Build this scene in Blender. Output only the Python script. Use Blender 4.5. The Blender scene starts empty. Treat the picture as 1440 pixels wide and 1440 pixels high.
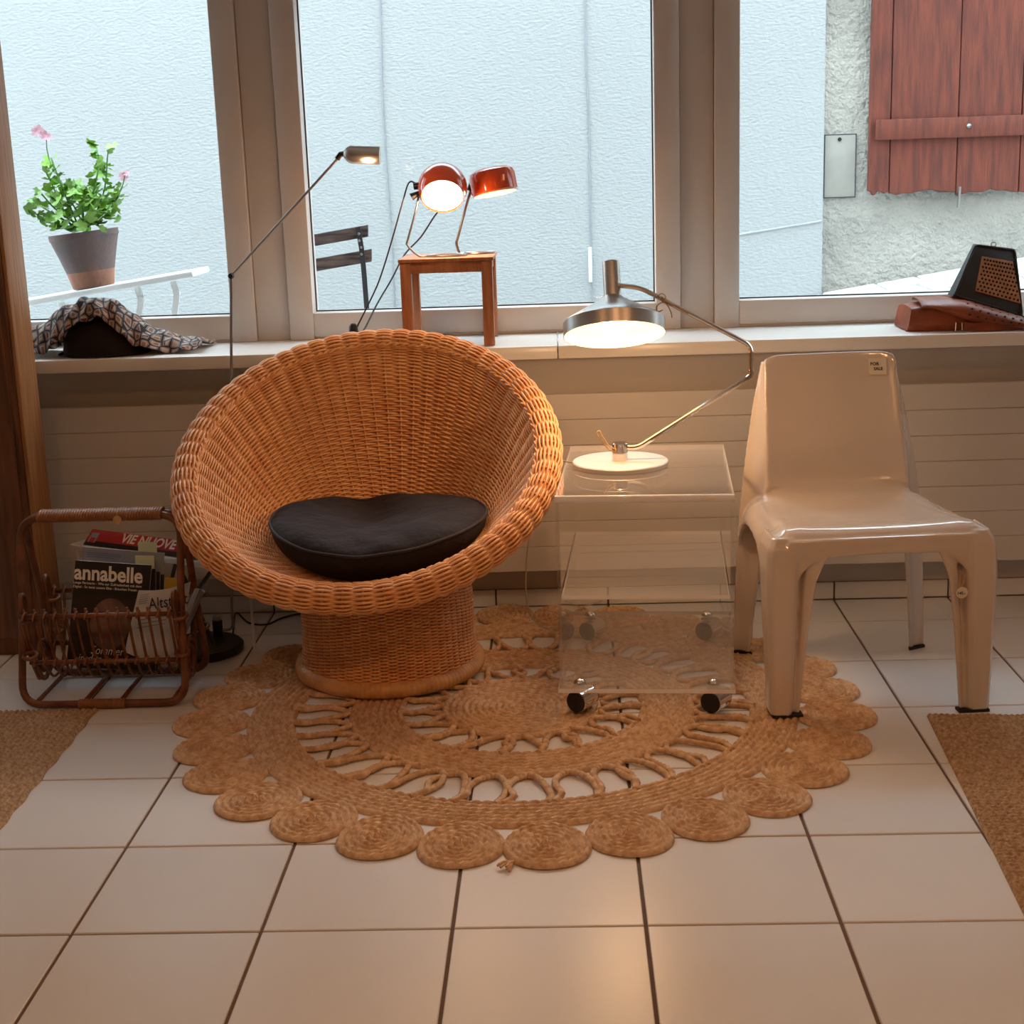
import bpy, bmesh, math, random
import numpy as np
from mathutils import Matrix, Vector

# ------------------------------------------------------------------ camera
F_PX = 2046.6
PITCH, YAW, ROLL = math.radians(13.33), math.radians(-2.16), math.radians(1.95)
CAM = np.array([0.0, -4.1133, 1.2627])
scene = bpy.context.scene
COL = scene.collection


def _axes():
    fw = np.array([math.sin(YAW) * math.cos(PITCH), math.cos(YAW) * math.cos(PITCH), -math.sin(PITCH)])
    rt = np.array([math.cos(YAW), -math.sin(YAW), 0.0])
    dn = np.cross(fw, rt)
    c, s = math.cos(ROLL), math.sin(ROLL)
    return c * rt + s * dn, -s * rt + c * dn, fw


RT, DN, FW = _axes()


def _ray(x, y):
    return RT * ((x - 720) / F_PX) + DN * ((y - 720) / F_PX) + FW


def at_y(x, y, Y):
    """photo pixel -> point on the upright plane at depth Y"""
    d = _ray(x, y)
    return CAM + d * ((Y - CAM[1]) / d[1])


def at_z(x, y, z=0.0):
    """photo pixel -> point on the level plane at height z"""
    d = _ray(x, y)
    return CAM + d * ((z - CAM[2]) / d[2])


cam_data = bpy.data.cameras.new('camera')
cam = bpy.data.objects.new('camera', cam_data)
COL.objects.link(cam)
m = Matrix(((RT[0], -DN[0], -FW[0], CAM[0]), (RT[1], -DN[1], -FW[1], CAM[1]), (RT[2], -DN[2], -FW[2], CAM[2]), (0, 0, 0, 1)))
cam.matrix_world = m
cam_data.sensor_width = 36.0
cam_data.lens = F_PX / 1440.0 * 36.0
cam_data.clip_start = 0.05
scene.camera = cam

# ------------------------------------------------------------------ light and exposure
scene.view_settings.view_transform = 'Standard'
scene.view_settings.look = 'None'
scene.view_settings.gamma = 1.0
scene.view_settings.use_curve_mapping = False
scene.view_settings.exposure = 0.5
scene.cycles.max_bounces = 9
scene.cycles.diffuse_bounces = 5
scene.cycles.glossy_bounces = 4
scene.cycles.transparent_max_bounces = 24
scene.cycles.transmission_bounces = 8
scene.cycles.caustics_reflective = False
scene.cycles.caustics_refractive = False
scene.cycles.sample_clamp_indirect = 4.0
scene.cycles.use_denoising = True

world = bpy.data.worlds.new('overcast_sky')
scene.world = world
world.use_nodes = True
_bg = world.node_tree.nodes['Background']
_bg.inputs['Color'].default_value = (0.70, 0.88, 1.0, 1)
_bg.inputs['Strength'].default_value = 6.4

WARM = (1.0, 0.60, 0.30)


def lamp_light(name, loc, energy, radius, color=WARM, kind='POINT', spot=None, aim=None):
    d = bpy.data.lights.new(name, kind)
    d.energy = energy
    d.color = color
    d.shadow_soft_size = radius
    o = bpy.data.objects.new(name, d)
    COL.objects.link(o)
    o.location = loc
    if kind == 'SPOT':
        d.spot_size = spot
        d.spot_blend = 0.7
        v = Vector(aim) - Vector(loc)
        o.rotation_euler = v.to_track_quat('-Z', 'Y').to_euler()
    return o


# ceiling downlights of the shop, behind and above the camera
for _x, _y, _e in ((-1.25, -3.0, 13), (0.25, -3.1, 17), (1.35, -2.9, 15), (-0.7, -4.6, 10), (0.9, -4.6, 10)):
    lamp_light('ceiling_downlight_offscreen', (_x, _y, 2.42), _e, 0.05, (1.0, 0.48, 0.19), 'SPOT', math.radians(112), (_x * .95, _y + .75, 0))

# ------------------------------------------------------------------ helpers
BASIS = {}


def tag(o, label=None, cat=None, group=None, kind=None):
    if label:
        o['label'] = label
    if cat:
        o['category'] = cat
    if group:
        o['group'] = group
    if kind:
        o['kind'] = kind
    return o


def thing(name, label, cat, loc=(0, 0, 0), rz=0.0, group=None):
    o = bpy.data.objects.new(name, None)
    o.empty_display_size = 0.05
    COL.objects.link(o)
    o.location = [float(v) for v in loc]
    o.rotation_euler = (0, 0, rz)
    BASIS[o] = Matrix.Translation(Vector([float(v) for v in loc])) @ Matrix.Rotation(rz, 4, 'Z')
    return tag(o, label, cat, group)


def struct_root(name, label, cat):
    o = thing(name, label, cat)
    o['kind'] = 'structure'
    return o


def link(name, mesh, parent=None, world_coords=False):
    o = bpy.data.objects.new(name, mesh)
    COL.objects.link(o)
    if parent is not None:
        o.parent = parent
        if world_coords and parent in BASIS:
            mesh.transform(BASIS[parent].inverted())
        BASIS[o] = BASIS.get(parent, Matrix()) if world_coords else Matrix()
    return o


def shade(me, angle=35):
    for p in me.polygons:
        p.use_smooth = True
    if angle < 180:
        me.set_sharp_from_angle(angle=math.radians(angle))


def V(*a):
    return np.array(a, float)


def unit(v):
    v = np.asarray(v, float)
    n = np.linalg.norm(v)
    return v / n if n > 1e-12 else v


class MB:
    """collects shapes, then links them as ONE mesh object"""

    def __init__(self):
        self.v, self.f, self.mi, self.cur = [], [], [], 0

    def add(self, vs, fs):
        b = len(self.v)
        self.v += [tuple(float(c) for c in p) for p in vs]
        self.f += [tuple(b + i for i in f) for f in fs]
        self.mi += [self.cur] * len(fs)
        return self

    def box(self, lo, hi):
        x0, y0, z0 = lo
        x1, y1, z1 = hi
        return self.add([(x0, y0, z0), (x1, y0, z0), (x1, y1, z0), (x0, y1, z0), (x0, y0, z1), (x1, y0, z1), (x1, y1, z1), (x0, y1, z1)],
                        [(0, 3, 2, 1), (4, 5, 6, 7), (0, 1, 5, 4), (1, 2, 6, 5), (2, 3, 7, 6), (3, 0, 4, 7)])

    def hexa(self, p):
        """8 corners: bottom four then top four"""
        return self.add(p, [(0, 3, 2, 1), (4, 5, 6, 7), (0, 1, 5, 4), (1, 2, 6, 5), (2, 3, 7, 6), (3, 0, 4, 7)])

    def beam(self, a, b, w, h, up=(0, 0, 1)):
        """bar of rectangular section from a to b"""
        a, b = np.asarray(a, float), np.asarray(b, float)
        t = unit(b - a)
        s = unit(np.cross(t, up))
        u = np.cross(s, t)
        c = []
        for q in (a, b):
            for i, j in ((-1, -1), (1, -1), (1, 1), (-1, 1)):
                c.append(q + s * w / 2 * i + u * h / 2 * j)
        return self.hexa(c)

    def tube(self, pts, r, n=8, closed=False, caps=True, flat=1.0, up=None):
        P = np.asarray(pts, float)
        k = len(P)
        R = np.full(k, r, float) if np.isscalar(r) else np.asarray(r, float)
        if closed:
            T = np.roll(P, -1, 0) - np.roll(P, 1, 0)
        else:
            T = np.gradient(P, axis=0)
        T = np.array([unit(t) for t in T])
        ref = np.asarray(up, float) if up is not None else (V(0, 0, 1) if abs(T[0][2]) < .9 else V(1, 0, 0))
        vs = []
        nv = unit(ref - T[0] * np.dot(ref, T[0]))
        for i in range(k):
            if up is not None:
                nv = unit(np.asarray(up, float) - T[i] * np.dot(up, T[i]))
            else:
                nv = unit(nv - T[i] * np.dot(nv, T[i]))
            bv = np.cross(T[i], nv)
            for j in range(n):
                a = 2 * math.pi * j / n
                vs.append(P[i] + R[i] * (math.cos(a) * bv + math.sin(a) * nv * flat))
        fs = []
        for i in range(k if closed else k - 1):
            i2 = (i + 1) % k
            for j in range(n):
                j2 = (j + 1) % n
                fs.append((i * n + j, i * n + j2, i2 * n + j2, i2 * n + j))
        if caps and not closed:
            fs.append(tuple(range(n))[::-1])
            fs.append(tuple((k - 1) * n + j for j in range(n)))
        return self.add(vs, fs)

    def lathe(self, prof, n=32, M=None, caps=True):
        """prof: (r, z) from bottom to top; M: 4x4 placing it"""
        vs, fs = [], []
        for r, z in prof:
            for j in range(n):
                a = 2 * math.pi * j / n
                p = Vector((r * math.cos(a), r * math.sin(a), z))
                vs.append(tuple(M @ p) if M is not None else tuple(p))
        k = len(prof)
        for i in range(k - 1):
            for j in range(n):
                j2 = (j + 1) % n
                fs.append((i * n + j, i * n + j2, (i + 1) * n + j2, (i + 1) * n + j))
        if caps:
            if prof[0][0] > 1e-6:
                fs.append(tuple(range(n))[::-1])
            if prof[-1][0] > 1e-6:
                fs.append(tuple((k - 1) * n + j for j in range(n)))
        return self.add(vs, fs)

    def grid(self, P, cu=False, cv=False):
        P = np.asarray(P, float)
        a, b = P.shape[:2]
        fs = []
        for i in range(a if cu else a - 1):
            for j in range(b if cv else b - 1):
                i2, j2 = (i + 1) % a, (j + 1) % b
                fs.append((i * b + j, i2 * b + j, i2 * b + j2, i * b + j2))
        return self.add(P.reshape(-1, 3), fs)

    def sheet(self, P, t):
        """closed solid of thickness t about the grid P"""
        P = np.asarray(P, float)
        N = np.cross(np.gradient(P, axis=0), np.gradient(P, axis=1))
        L = np.linalg.norm(N, axis=2, keepdims=True)
        N = N / np.maximum(L, 1e-12)
        A, B = P + N * t / 2, P - N * t / 2
        a, b = P.shape[:2]
        vs = list(A.reshape(-1, 3)) + list(B.reshape(-1, 3))
        o = a * b
        fs = []
        for i in range(a - 1):
            for j in range(b - 1):
                q = (i * b + j, (i + 1) * b + j, (i + 1) * b + j + 1, i * b + j + 1)
                fs.append(q)
                fs.append(tuple(o + x for x in q[::-1]))
        ring = [(i, 0) for i in range(a)] + [(a - 1, j) for j in range(1, b)] + [(i, b - 1) for i in range(a - 2, -1, -1)] + [(0, j) for j in range(b - 2, 0, -1)]
        ids = [i * b + j for i, j in ring]
        for x, y in zip(ids, ids[1:] + ids[:1]):
            fs.append((y, x, o + x, o + y))
        return self.add(vs, fs)

    def poly(self, pts, thick, nrm):
        """extruded polygon; pts 3d outline, nrm direction"""
        n = len(pts)
        d = unit(nrm) * thick
        vs = [np.asarray(p, float) for p in pts] + [np.asarray(p, float) + d for p in pts]
        fs = [tuple(range(n))[::-1], tuple(range(n, 2 * n))]
        for i in range(n):
            j = (i + 1) % n
            fs.append((i, j, n + j, n + i))
        return self.add(vs, fs)

    def ball(self, c, r, n=12, m=8):
        c = np.asarray(c, float)
        r = V(1, 1, 1) * r if np.isscalar(r) else np.asarray(r, float)
        prof = [(max(math.sin(math.pi * i / m), 1e-5), -math.cos(math.pi * i / m)) for i in range(m + 1)]
        b = len(self.v)
        self.lathe(prof, n, caps=False)
        for i in range(b, len(self.v)):
            p = self.v[i]
            self.v[i] = (p[0] * r[0] + c[0], p[1] * r[1] + c[1], p[2] * r[2] + c[2])
        return self

    def mesh(self, name, mats):
        me = bpy.data.meshes.new(name)
        me.from_pydata(self.v, [], self.f)
        mats = mats if isinstance(mats, (list, tuple)) else [mats]
        for mt in mats:
            me.materials.append(mt)
        if len(mats) > 1:
            me.polygons.foreach_set('material_index', self.mi)
        me.validate()
        me.update()
        return me

    def build(self, name, mats, parent=None, world_coords=True, angle=35, bevel=0.0, seg=2, fix=True):
        me = self.mesh(name, mats)
        if fix:
            bm = bmesh.new()
            bm.from_mesh(me)
            bmesh.ops.recalc_face_normals(bm, faces=bm.faces)
            if bevel > 0:
                es = [e for e in bm.edges if len(e.link_faces) == 2 and e.calc_face_angle(0) > .6]
                bmesh.ops.bevel(bm, geom=es, offset=bevel, segments=seg, profile=0.5, affect='EDGES', clamp_overlap=True)
            bm.to_mesh(me)
            bm.free()
        shade(me, angle)
        return link(name, me, parent, world_coords)


def np_mesh(name, Vv, Q, mat):
    """quads as numpy arrays -> mesh"""
    me = bpy.data.meshes.new(name)
    n, q = len(Vv), len(Q)
    me.vertices.add(n)
    me.vertices.foreach_set('co', np.ascontiguousarray(Vv, dtype=np.float32).ravel())
    me.loops.add(q * 4)
    me.loops.foreach_set('vertex_index', np.ascontiguousarray(Q, dtype=np.int32).ravel())
    me.polygons.add(q)
    me.polygons.foreach_set('loop_start', np.arange(0, q * 4, 4, dtype=np.int32))
    me.polygons.foreach_set('use_smooth', np.ones(q, dtype=bool))
    me.materials.append(mat)
    me.update(calc_edges=True)
    me.validate()
    return me


def smooth_path(pts, n=8, closed=False):
    """Catmull-Rom through pts"""
    P = [np.asarray(p, float) for p in pts]
    k = len(P)
    out = []
    for i in range(k if closed else k - 1):
        p0 = P[(i - 1) % k] if (closed or i > 0) else 2 * P[0] - P[1]
        p1, p2 = P[i], P[(i + 1) % k]
        p3 = P[(i + 2) % k] if (closed or i + 2 < k) else 2 * P[-1] - P[-2]
        for j in range(n):
            t = j / n
            out.append(.5 * ((2 * p1) + (-p0 + p2) * t + (2 * p0 - 5 * p1 + 4 * p2 - p3) * t * t + (-p0 + 3 * p1 - 3 * p2 + p3) * t ** 3))
    if not closed:
        out.append(P[-1])
    return np.array(out)


def round_path(pts, rad, n=6):
    """polyline with rounded corners"""
    P = [np.asarray(p, float) for p in pts]
    out = [P[0]]
    for i in range(1, len(P) - 1):
        a, b, c = P[i - 1], P[i], P[i + 1]
        r = min(rad, np.linalg.norm(a - b) * .48, np.linalg.norm(c - b) * .48)
        s, e = b + unit(a - b) * r, b + unit(c - b) * r
        for j in range(n + 1):
            t = j / n
            out.append((1 - t) ** 2 * s + 2 * t * (1 - t) * b + t * t * e)
    out.append(P[-1])
    return np.array(out)


# ------------------------------------------------------------------ materials
def srgb(r, g, b):
    f = lambda c: (c / 12.92 if c <= .04045 else ((c + .055) / 1.055) ** 2.4)
    return (f(r / 255), f(g / 255), f(b / 255), 1.0)


def pmat(name, col, rough=.5, metal=0.0, var=None, bump=None, spec=.5, coat=0.0, trans=0.0, col2=None, stretch=(1, 1, 1), rnd=0.0):
    mt = bpy.data.materials.new(name)
    mt.use_nodes = True
    nt = mt.node_tree
    b = nt.nodes['Principled BSDF']
    b.inputs['Base Color'].default_value = col
    b.inputs['Roughness'].default_value = rough
    b.inputs['Metallic'].default_value = metal
    b.inputs['Specular IOR Level'].default_value = spec
    b.inputs['Coat Weight'].default_value = coat
    b.inputs['Coat Roughness'].default_value = .08
    tc = nt.nodes.new('ShaderNodeTexCoord')
    mp = nt.nodes.new('ShaderNodeMapping')
    mp.inputs['Scale'].default_value = stretch
    nt.links.new(tc.outputs['Object'], mp.inputs['Vector'])
    src = None
    if var:
        nz = nt.nodes.new('ShaderNodeTexNoise')
        nz.inputs['Scale'].default_value = var[0]
        nz.inputs['Detail'].default_value = 5
        nt.links.new(mp.outputs['Vector'], nz.inputs['Vector'])
        mx = nt.nodes.new('ShaderNodeMix')
        mx.data_type = 'RGBA'
        c2 = col2 or tuple(c * (1 - var[1]) for c in col[:3]) + (1,)
        mx.inputs['A'].default_value = col
        mx.inputs['B'].default_value = c2
        rp = nt.nodes.new('ShaderNodeMapRange')
        rp.inputs['From Min'].default_value = .35
        rp.inputs['From Max'].default_value = .65
        nt.links.new(nz.outputs['Fac'], rp.inputs['Value'])
        nt.links.new(rp.outputs['Result'], mx.inputs['Factor'])
        src = mx.outputs['Result']
    if rnd:
        oi = nt.nodes.new('ShaderNodeObjectInfo')
        hs = nt.nodes.new('ShaderNodeHueSaturation')
        mr = nt.nodes.new('ShaderNodeMapRange')
        mr.inputs['To Min'].default_value = 1 - rnd
        mr.inputs['To Max'].default_value = 1 + rnd
        nt.links.new(oi.outputs['Random'], mr.inputs['Value'])
        nt.links.new(mr.outputs['Result'], hs.inputs['Value'])
        if src is not None:
            nt.links.new(src, hs.inputs['Color'])
        else:
            hs.inputs['Color'].default_value = col
        src = hs.outputs['Color']
    if src is not None:
        nt.links.new(src, b.inputs['Base Color'])
    if bump:
        nz = nt.nodes.new('ShaderNodeTexNoise')
        nz.inputs['Scale'].default_value = bump[0]
        nz.inputs['Detail'].default_value = 6
        nt.links.new(mp.outputs['Vector'], nz.inputs['Vector'])
        bp = nt.nodes.new('ShaderNodeBump')
        bp.inputs['Strength'].default_value = bump[1]
        bp.inputs['Distance'].default_value = bump[2] if len(bump) > 2 else .01
        nt.links.new(nz.outputs['Fac'], bp.inputs['Height'])
        nt.links.new(bp.outputs['Normal'], b.inputs['Normal'])
    return mt


def glass_mat(name, tint, gloss=(1, 1, 1, 1), ior=1.5, haze=0.0):
    """clear sheet: see-through, mirrors by Fresnel"""
    mt = bpy.data.materials.new(name)
    mt.use_nodes = True
    nt = mt.node_tree
    nt.nodes.clear()
    out = nt.nodes.new('ShaderNodeOutputMaterial')
    tr = nt.nodes.new('ShaderNodeBsdfTransparent')
    tr.inputs['Color'].default_value = tint
    gl = nt.nodes.new('ShaderNodeBsdfGlossy')
    gl.inputs['Color'].default_value = gloss
    gl.inputs['Roughness'].default_value = .02
    f0 = ((ior - 1) / (ior + 1)) ** 2          # Schlick's Fresnel, the same from both sides
    lw = nt.nodes.new('ShaderNodeLayerWeight')
    lw.inputs['Blend'].default_value = .5
    pw = nt.nodes.new('ShaderNodeMath')
    pw.operation = 'POWER'
    pw.inputs[1].default_value = 5.0
    ma = nt.nodes.new('ShaderNodeMath')
    ma.operation = 'MULTIPLY_ADD'
    ma.inputs[1].default_value = 1 - f0
    ma.inputs[2].default_value = f0
    nt.links.new(lw.outputs['Facing'], pw.inputs[0])
    nt.links.new(pw.outputs[0], ma.inputs[0])
    mx = nt.nodes.new('ShaderNodeMixShader')
    nt.links.new(ma.outputs[0], mx.inputs['Fac'])
    nt.links.new(tr.outputs['BSDF'], mx.inputs[1])
    nt.links.new(gl.outputs['BSDF'], mx.inputs[2])
    last = mx
    if haze:
        df = nt.nodes.new('ShaderNodeBsdfDiffuse')
        df.inputs['Color'].default_value = (.97, .96, .95, 1)
        m2 = nt.nodes.new('ShaderNodeMixShader')
        m2.inputs['Fac'].default_value = haze
        nt.links.new(mx.outputs['Shader'], m2.inputs[1])
        nt.links.new(df.outputs['BSDF'], m2.inputs[2])
        last = m2
    nt.links.new(last.outputs['Shader'], out.inputs['Surface'])
    return mt


def glow(name, col, s):
    mt = bpy.data.materials.new(name)
    mt.use_nodes = True
    b = mt.node_tree.nodes['Principled BSDF']
    b.inputs['Base Color'].default_value = (1, 1, 1, 1)
    b.inputs['Emission Color'].default_value = col
    b.inputs['Emission Strength'].default_value = s
    return mt


MT = dict(
    tile=pmat('glazed_tile', srgb(226, 224, 222), .30, rnd=.03, var=(3, .04), spec=.4),
    grout=pmat('grout', srgb(112, 92, 80), .9, bump=(80, .3)),
    wall=pmat('painted_wall', srgb(205, 196, 188), .8, bump=(120, .15, .003)),
    ceiling=pmat('ceiling_paint', srgb(230, 222, 214), .9),
    sill=pmat('sill_lacquer', srgb(232, 228, 222), .3, var=(6, .04)),
    frame=pmat('window_paint', srgb(208, 198, 190), .42, var=(9, .04)),
    gasket=pmat('window_gasket', srgb(70, 72, 76), .6),
    radiator=pmat('radiator_enamel', srgb(214, 206, 196), .38),
    glass=glass_mat('window_glass', (.97, .98, .98, 1), ior=1.08),
    acrylic=glass_mat('acrylic_sheet', (.985, .978, .97, 1), ior=1.42, haze=.035),
    acrylic_edge=glass_mat('acrylic_edge', (.9, .89, .88, 1), ior=1.9, haze=.80),  # white haze puts lamp light piped through the sheet into the edge colour
    acrylic_side=glass_mat('acrylic_panel_edge', (.97, .96, .95, 1), ior=1.3, haze=.05),
    acrylic_panel=glass_mat('acrylic_panel', (.996, .993, .99, 1), ior=1.22),
    wicker=pmat('wicker_cane', srgb(238, 182, 126), .40, var=(26, .28), bump=(300, .25, .002), col2=srgb(224, 158, 104)),
    cane=pmat('cane_binding', srgb(222, 168, 108), .45, var=(30, .25)),
    jute=pmat('jute_braid', srgb(228, 194, 156), .9, var=(60, .4), bump=(420, .6, .003), col2=srgb(194, 152, 114), spec=.15),
    jute2=pmat('jute_weave', srgb(204, 174, 140), .9, var=(110, .45), bump=(420, .7, .003), col2=srgb(160, 128, 96), spec=.15),
    cloth_black=pmat('black_cotton', srgb(43, 35, 38), .8, var=(10, .2), bump=(13, .8, .022), spec=.2),
    piping=pmat('black_piping', srgb(52, 46, 50), .7, spec=.2),
    plastic=pmat('cream_fibreglass', srgb(216, 202, 188), .13, coat=.6, var=(4, .04)),
    rubber=pmat('black_rubber', srgb(28, 26, 26), .6),
    alu=pmat('brushed_aluminium', srgb(206, 204, 202), .30, 1.0, var=(40, .12), stretch=(1, 1, 30)),
    alu_in=pmat('shade_lining', srgb(206, 188, 158), .5),
    alu_base=pmat('satin_aluminium', srgb(214, 208, 200), .48, .45),
    chrome=pmat('chrome', srgb(225, 222, 220), .08, 1.0),
    steel=pmat('dull_steel', srgb(150, 148, 146), .35, 1.0),
    black=pmat('black_enamel', srgb(26, 25, 26), .35),
    bulb=glow('lit_bulb', (1.0, .80, .50, 1), 6),
    rattan=pmat('dark_rattan', srgb(128, 78, 48), .38, var=(22, .4), bump=(200, .2, .002), col2=srgb(88, 50, 30)),
    rattan_wrap=pmat('rattan_wrapping', srgb(158, 104, 66), .36, var=(30, .3)),
    orange=pmat('orange_lacquer', srgb(204, 74, 30), .16, coat=.6),
    stool=pmat('beech_wood', srgb(186, 128, 92), .45, var=(6, .3), stretch=(14, 14, 1.5), col2=srgb(160, 100, 68)),
    wood=pmat('brown_wood', srgb(120, 76, 48), .5, var=(5, .35), stretch=(12, 12, 1), col2=srgb(84, 50, 32)),
    wood_edge=pmat('pine_edge', srgb(178, 128, 84), .5, var=(5, .3), stretch=(20, 20, 1), col2=srgb(146, 100, 62)),
    stucco=pmat('pale_stucco', srgb(170, 173, 174), .95, var=(1.2, .04), bump=(80, .45, .016), stretch=(.5, 1, 1), spec=.1),
    stone=pmat('old_render', srgb(186, 182, 174), .95, var=(2.0, .34), bump=(34, .8, .045), stretch=(1, 1, 1), spec=.1),
    pave=pmat('street_stone', srgb(206, 205, 202), .9, rnd=.06, var=(8, .12), bump=(60, .5, .01), spec=.15),
    street=pmat('street_joint', srgb(168, 166, 160), .95, bump=(60, .5, .01)),
    shutter=pmat('red_brown_boards', srgb(116, 52, 33), .7, var=(4, .45), bump=(16, .5, .01), stretch=(9, 9, 1), col2=srgb(84, 36, 24)),
    hatch=pmat('hatch_metal', srgb(158, 155, 148), .7, var=(6, .2)),
    terracotta=pmat('terracotta', srgb(164, 112, 86), .85, var=(7, .4), bump=(60, .4, .006), col2=srgb(126, 84, 66)),
    white=pmat('white_enamel', srgb(228, 230, 232), .4, var=(8, .06)),
    greywood=pmat('weathered_slat', srgb(118, 102, 98), .75, var=(5, .4), stretch=(2, 14, 14), col2=srgb(58, 48, 48)),
    darkiron=pmat('dark_iron', srgb(66, 66, 72), .55, .3),
    leaf=pmat('geranium_leaf', srgb(136, 182, 74), .5, rnd=.35, var=(30, .3)),
    stem=pmat('green_stem', srgb(98, 140, 70), .6),
    petal=pmat('pink_petal', srgb(240, 214, 222), .6, var=(60, .3), col2=srgb(214, 120, 150)),
    soil=pmat('soil', srgb(52, 40, 34), .95, bump=(60, .8)),
    leather=pmat('cognac_leather', srgb(150, 72, 38), .45, var=(14, .3), bump=(120, .25, .003), col2=srgb(112, 50, 26)),
    darkhole=pmat('dark_recess', srgb(40, 24, 18), .8),
    black_leather=pmat('black_leather', srgb(32, 24, 22), .5, bump=(140, .2, .002)),
    weave=pmat('woven_straw', srgb(196, 138, 98), .7, var=(60, .25)),
    paper=pmat('newsprint', srgb(206, 208, 214), .8, var=(20, .06)),
    ink=pmat('black_ink', srgb(22, 21, 22), .6),
    cover=pmat('cover_black', srgb(32, 28, 30), .4),
    greycover=pmat('cover_grey', srgb(150, 152, 160), .5, var=(14, .2)),
    white_ink=pmat('white_ink', srgb(232, 230, 228), .6),
    red_ink=pmat('cover_red', srgb(184, 38, 36), .45, var=(12, .15)),
    yellow=pmat('yellow_card', srgb(206, 168, 70), .7),
    mint=pmat('pale_green_note', srgb(206, 216, 184), .8),
    skin=pmat('printed_face', srgb(132, 100, 92), .5, var=(14, .4), col2=srgb(78, 56, 52)),
    hair=pmat('printed_hair', srgb(52, 38, 38), .5, var=(30, .5)),
    lips=pmat('printed_lips', srgb(128, 62, 58), .5),
    cord=pmat('dark_cord', srgb(40, 40, 46), .5),
    cord_clear=pmat('clear_cord', srgb(190, 180, 165), .3),
    string=pmat('paper_string', srgb(196, 160, 116), .8),
    paper_tag=pmat('paper_tag', srgb(226, 216, 196), .8),
)
# weathering of the pot: dark glaze band above, bare clay below (a colour edge of the pot itself)

# ================================================================== THE SETTING
TW = 0.33
X0 = -0.871 - 5 * TW            # first joint line
NC, NR = 14, 16
XR = X0 + NC * TW
YA = -0.2113                    # joint line nearest the window wall
YB = YA - NR * TW
ZC = 2.5

floor = MB().box((X0, YB, -.12), (XR, .012, -.004)).build('floor', MT['grout'])
tag(floor, 'white glazed tile floor with dark grout joints', 'floor', kind='structure')


def tile_mesh(name, sx, sy, h=.006):
    b = MB().box((0, 0, -h), (sx, sy, 0))
    me = b.mesh(name, MT['tile'])
    bm = bmesh.new()
    bm.from_mesh(me)
    es = [e for e in bm.edges if all(v.co.z > -.001 for v in e.verts)]
    bmesh.ops.bevel(bm, geom=es, offset=.0015, segments=1, affect='EDGES')
    bm.to_mesh(me)
    bm.free()
    return me


J = .0065
full = tile_mesh('floor_tile', TW - J, TW - J)
part = tile_mesh('cut_floor_tile', TW - J, -YA - J)
rng = random.Random(4)
for c in range(NC):
    for r in range(NR + 1):
        o = link('floor_tile', full if r else part, floor)
        o.location = (X0 + c * TW + J / 2, (YA - r * TW if r else YA) + J / 2, rng.uniform(-.0004, .0004))

SILL_Z, SILL_Y, WIN_Y, GL_Y = .783, -.13, .20, .25
WT = 1.87                        # top of the window openings
wall = MB()
wall.box((X0 - .15, .01, -.12), (XR + .15, .36, SILL_Z - .037))
wall.box((X0 - .15, .19, WT), (XR + .15, .36, ZC + .1))
wall.box((X0 - .15, .19, SILL_Z - .037), (-1.98, .36, WT))
wall.box((1.60, .19, SILL_Z - .037), (XR + .15, .36, WT))
wall.box((-9, .19, ZC + .1), (9, .36, 8.0))      # unseen upper storeys, added to cut the sky light reaching the lane
wall.box((-9, .30, -2), (X0 - .15, .36, ZC + .1)).box((XR + .15, .30, -2), (9, .36, ZC + .1))
wall = wall.build('wall_back', MT['wall'], bevel=0)
tag(wall, 'painted window wall with a low parapet under the sill', 'wall', kind='structure')
for nm, lo, hi, lb in (('wall_left', (X0 - .15, YB - .15, -.12), (X0 - .005, .01, ZC), 'plain painted side wall of the shop beyond the wooden post'),
                       ('wall_right', (XR + .005, YB - .15, -.12), (XR + .15, .01, ZC), 'plain painted side wall of the shop right of the window'),
                       ('wall_front', (X0 - .005, YB - .15, -.12), (XR + .005, YB - .005, ZC), 'plain painted shop wall facing the window')):
    tag(MB().box(lo, hi).build(nm, MT['wall']), lb, 'wall', kind='structure')
tag(MB().box((X0 - .15, YB - .15, ZC), (XR + .15, .19, ZC + .1)).build('ceiling', MT['ceiling']), 'plain off-white shop ceiling', 'ceiling', kind='structure')

base = MB().box((X0, .004, 0), (XR, .012, .052)).build('baseboard_back', MT['grout'])
tag(base, 'skirting of low white tiles along the window wall', 'skirting', kind='structure')
sk = MB().box((0, 0, 0), (TW - .006, .008, .049)).mesh('skirting_tile', MT['tile'])
for c in range(NC):
    o = link('skirting_tile', sk, base)
    o.location = (X0 + c * TW + .003, -.003, .003)

sill = struct_root('trim_1', 'wide white lacquered window sill running under all windows', 'window sill')
for a, b_ in ((X0, -.0105), (-.0085, XR)):
    MB().box((a, SILL_Y, SILL_Z - .037), (b_, WIN_Y + .02, SILL_Z)).build('sill_board', MT['sill'], sill, bevel=.004)

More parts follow.
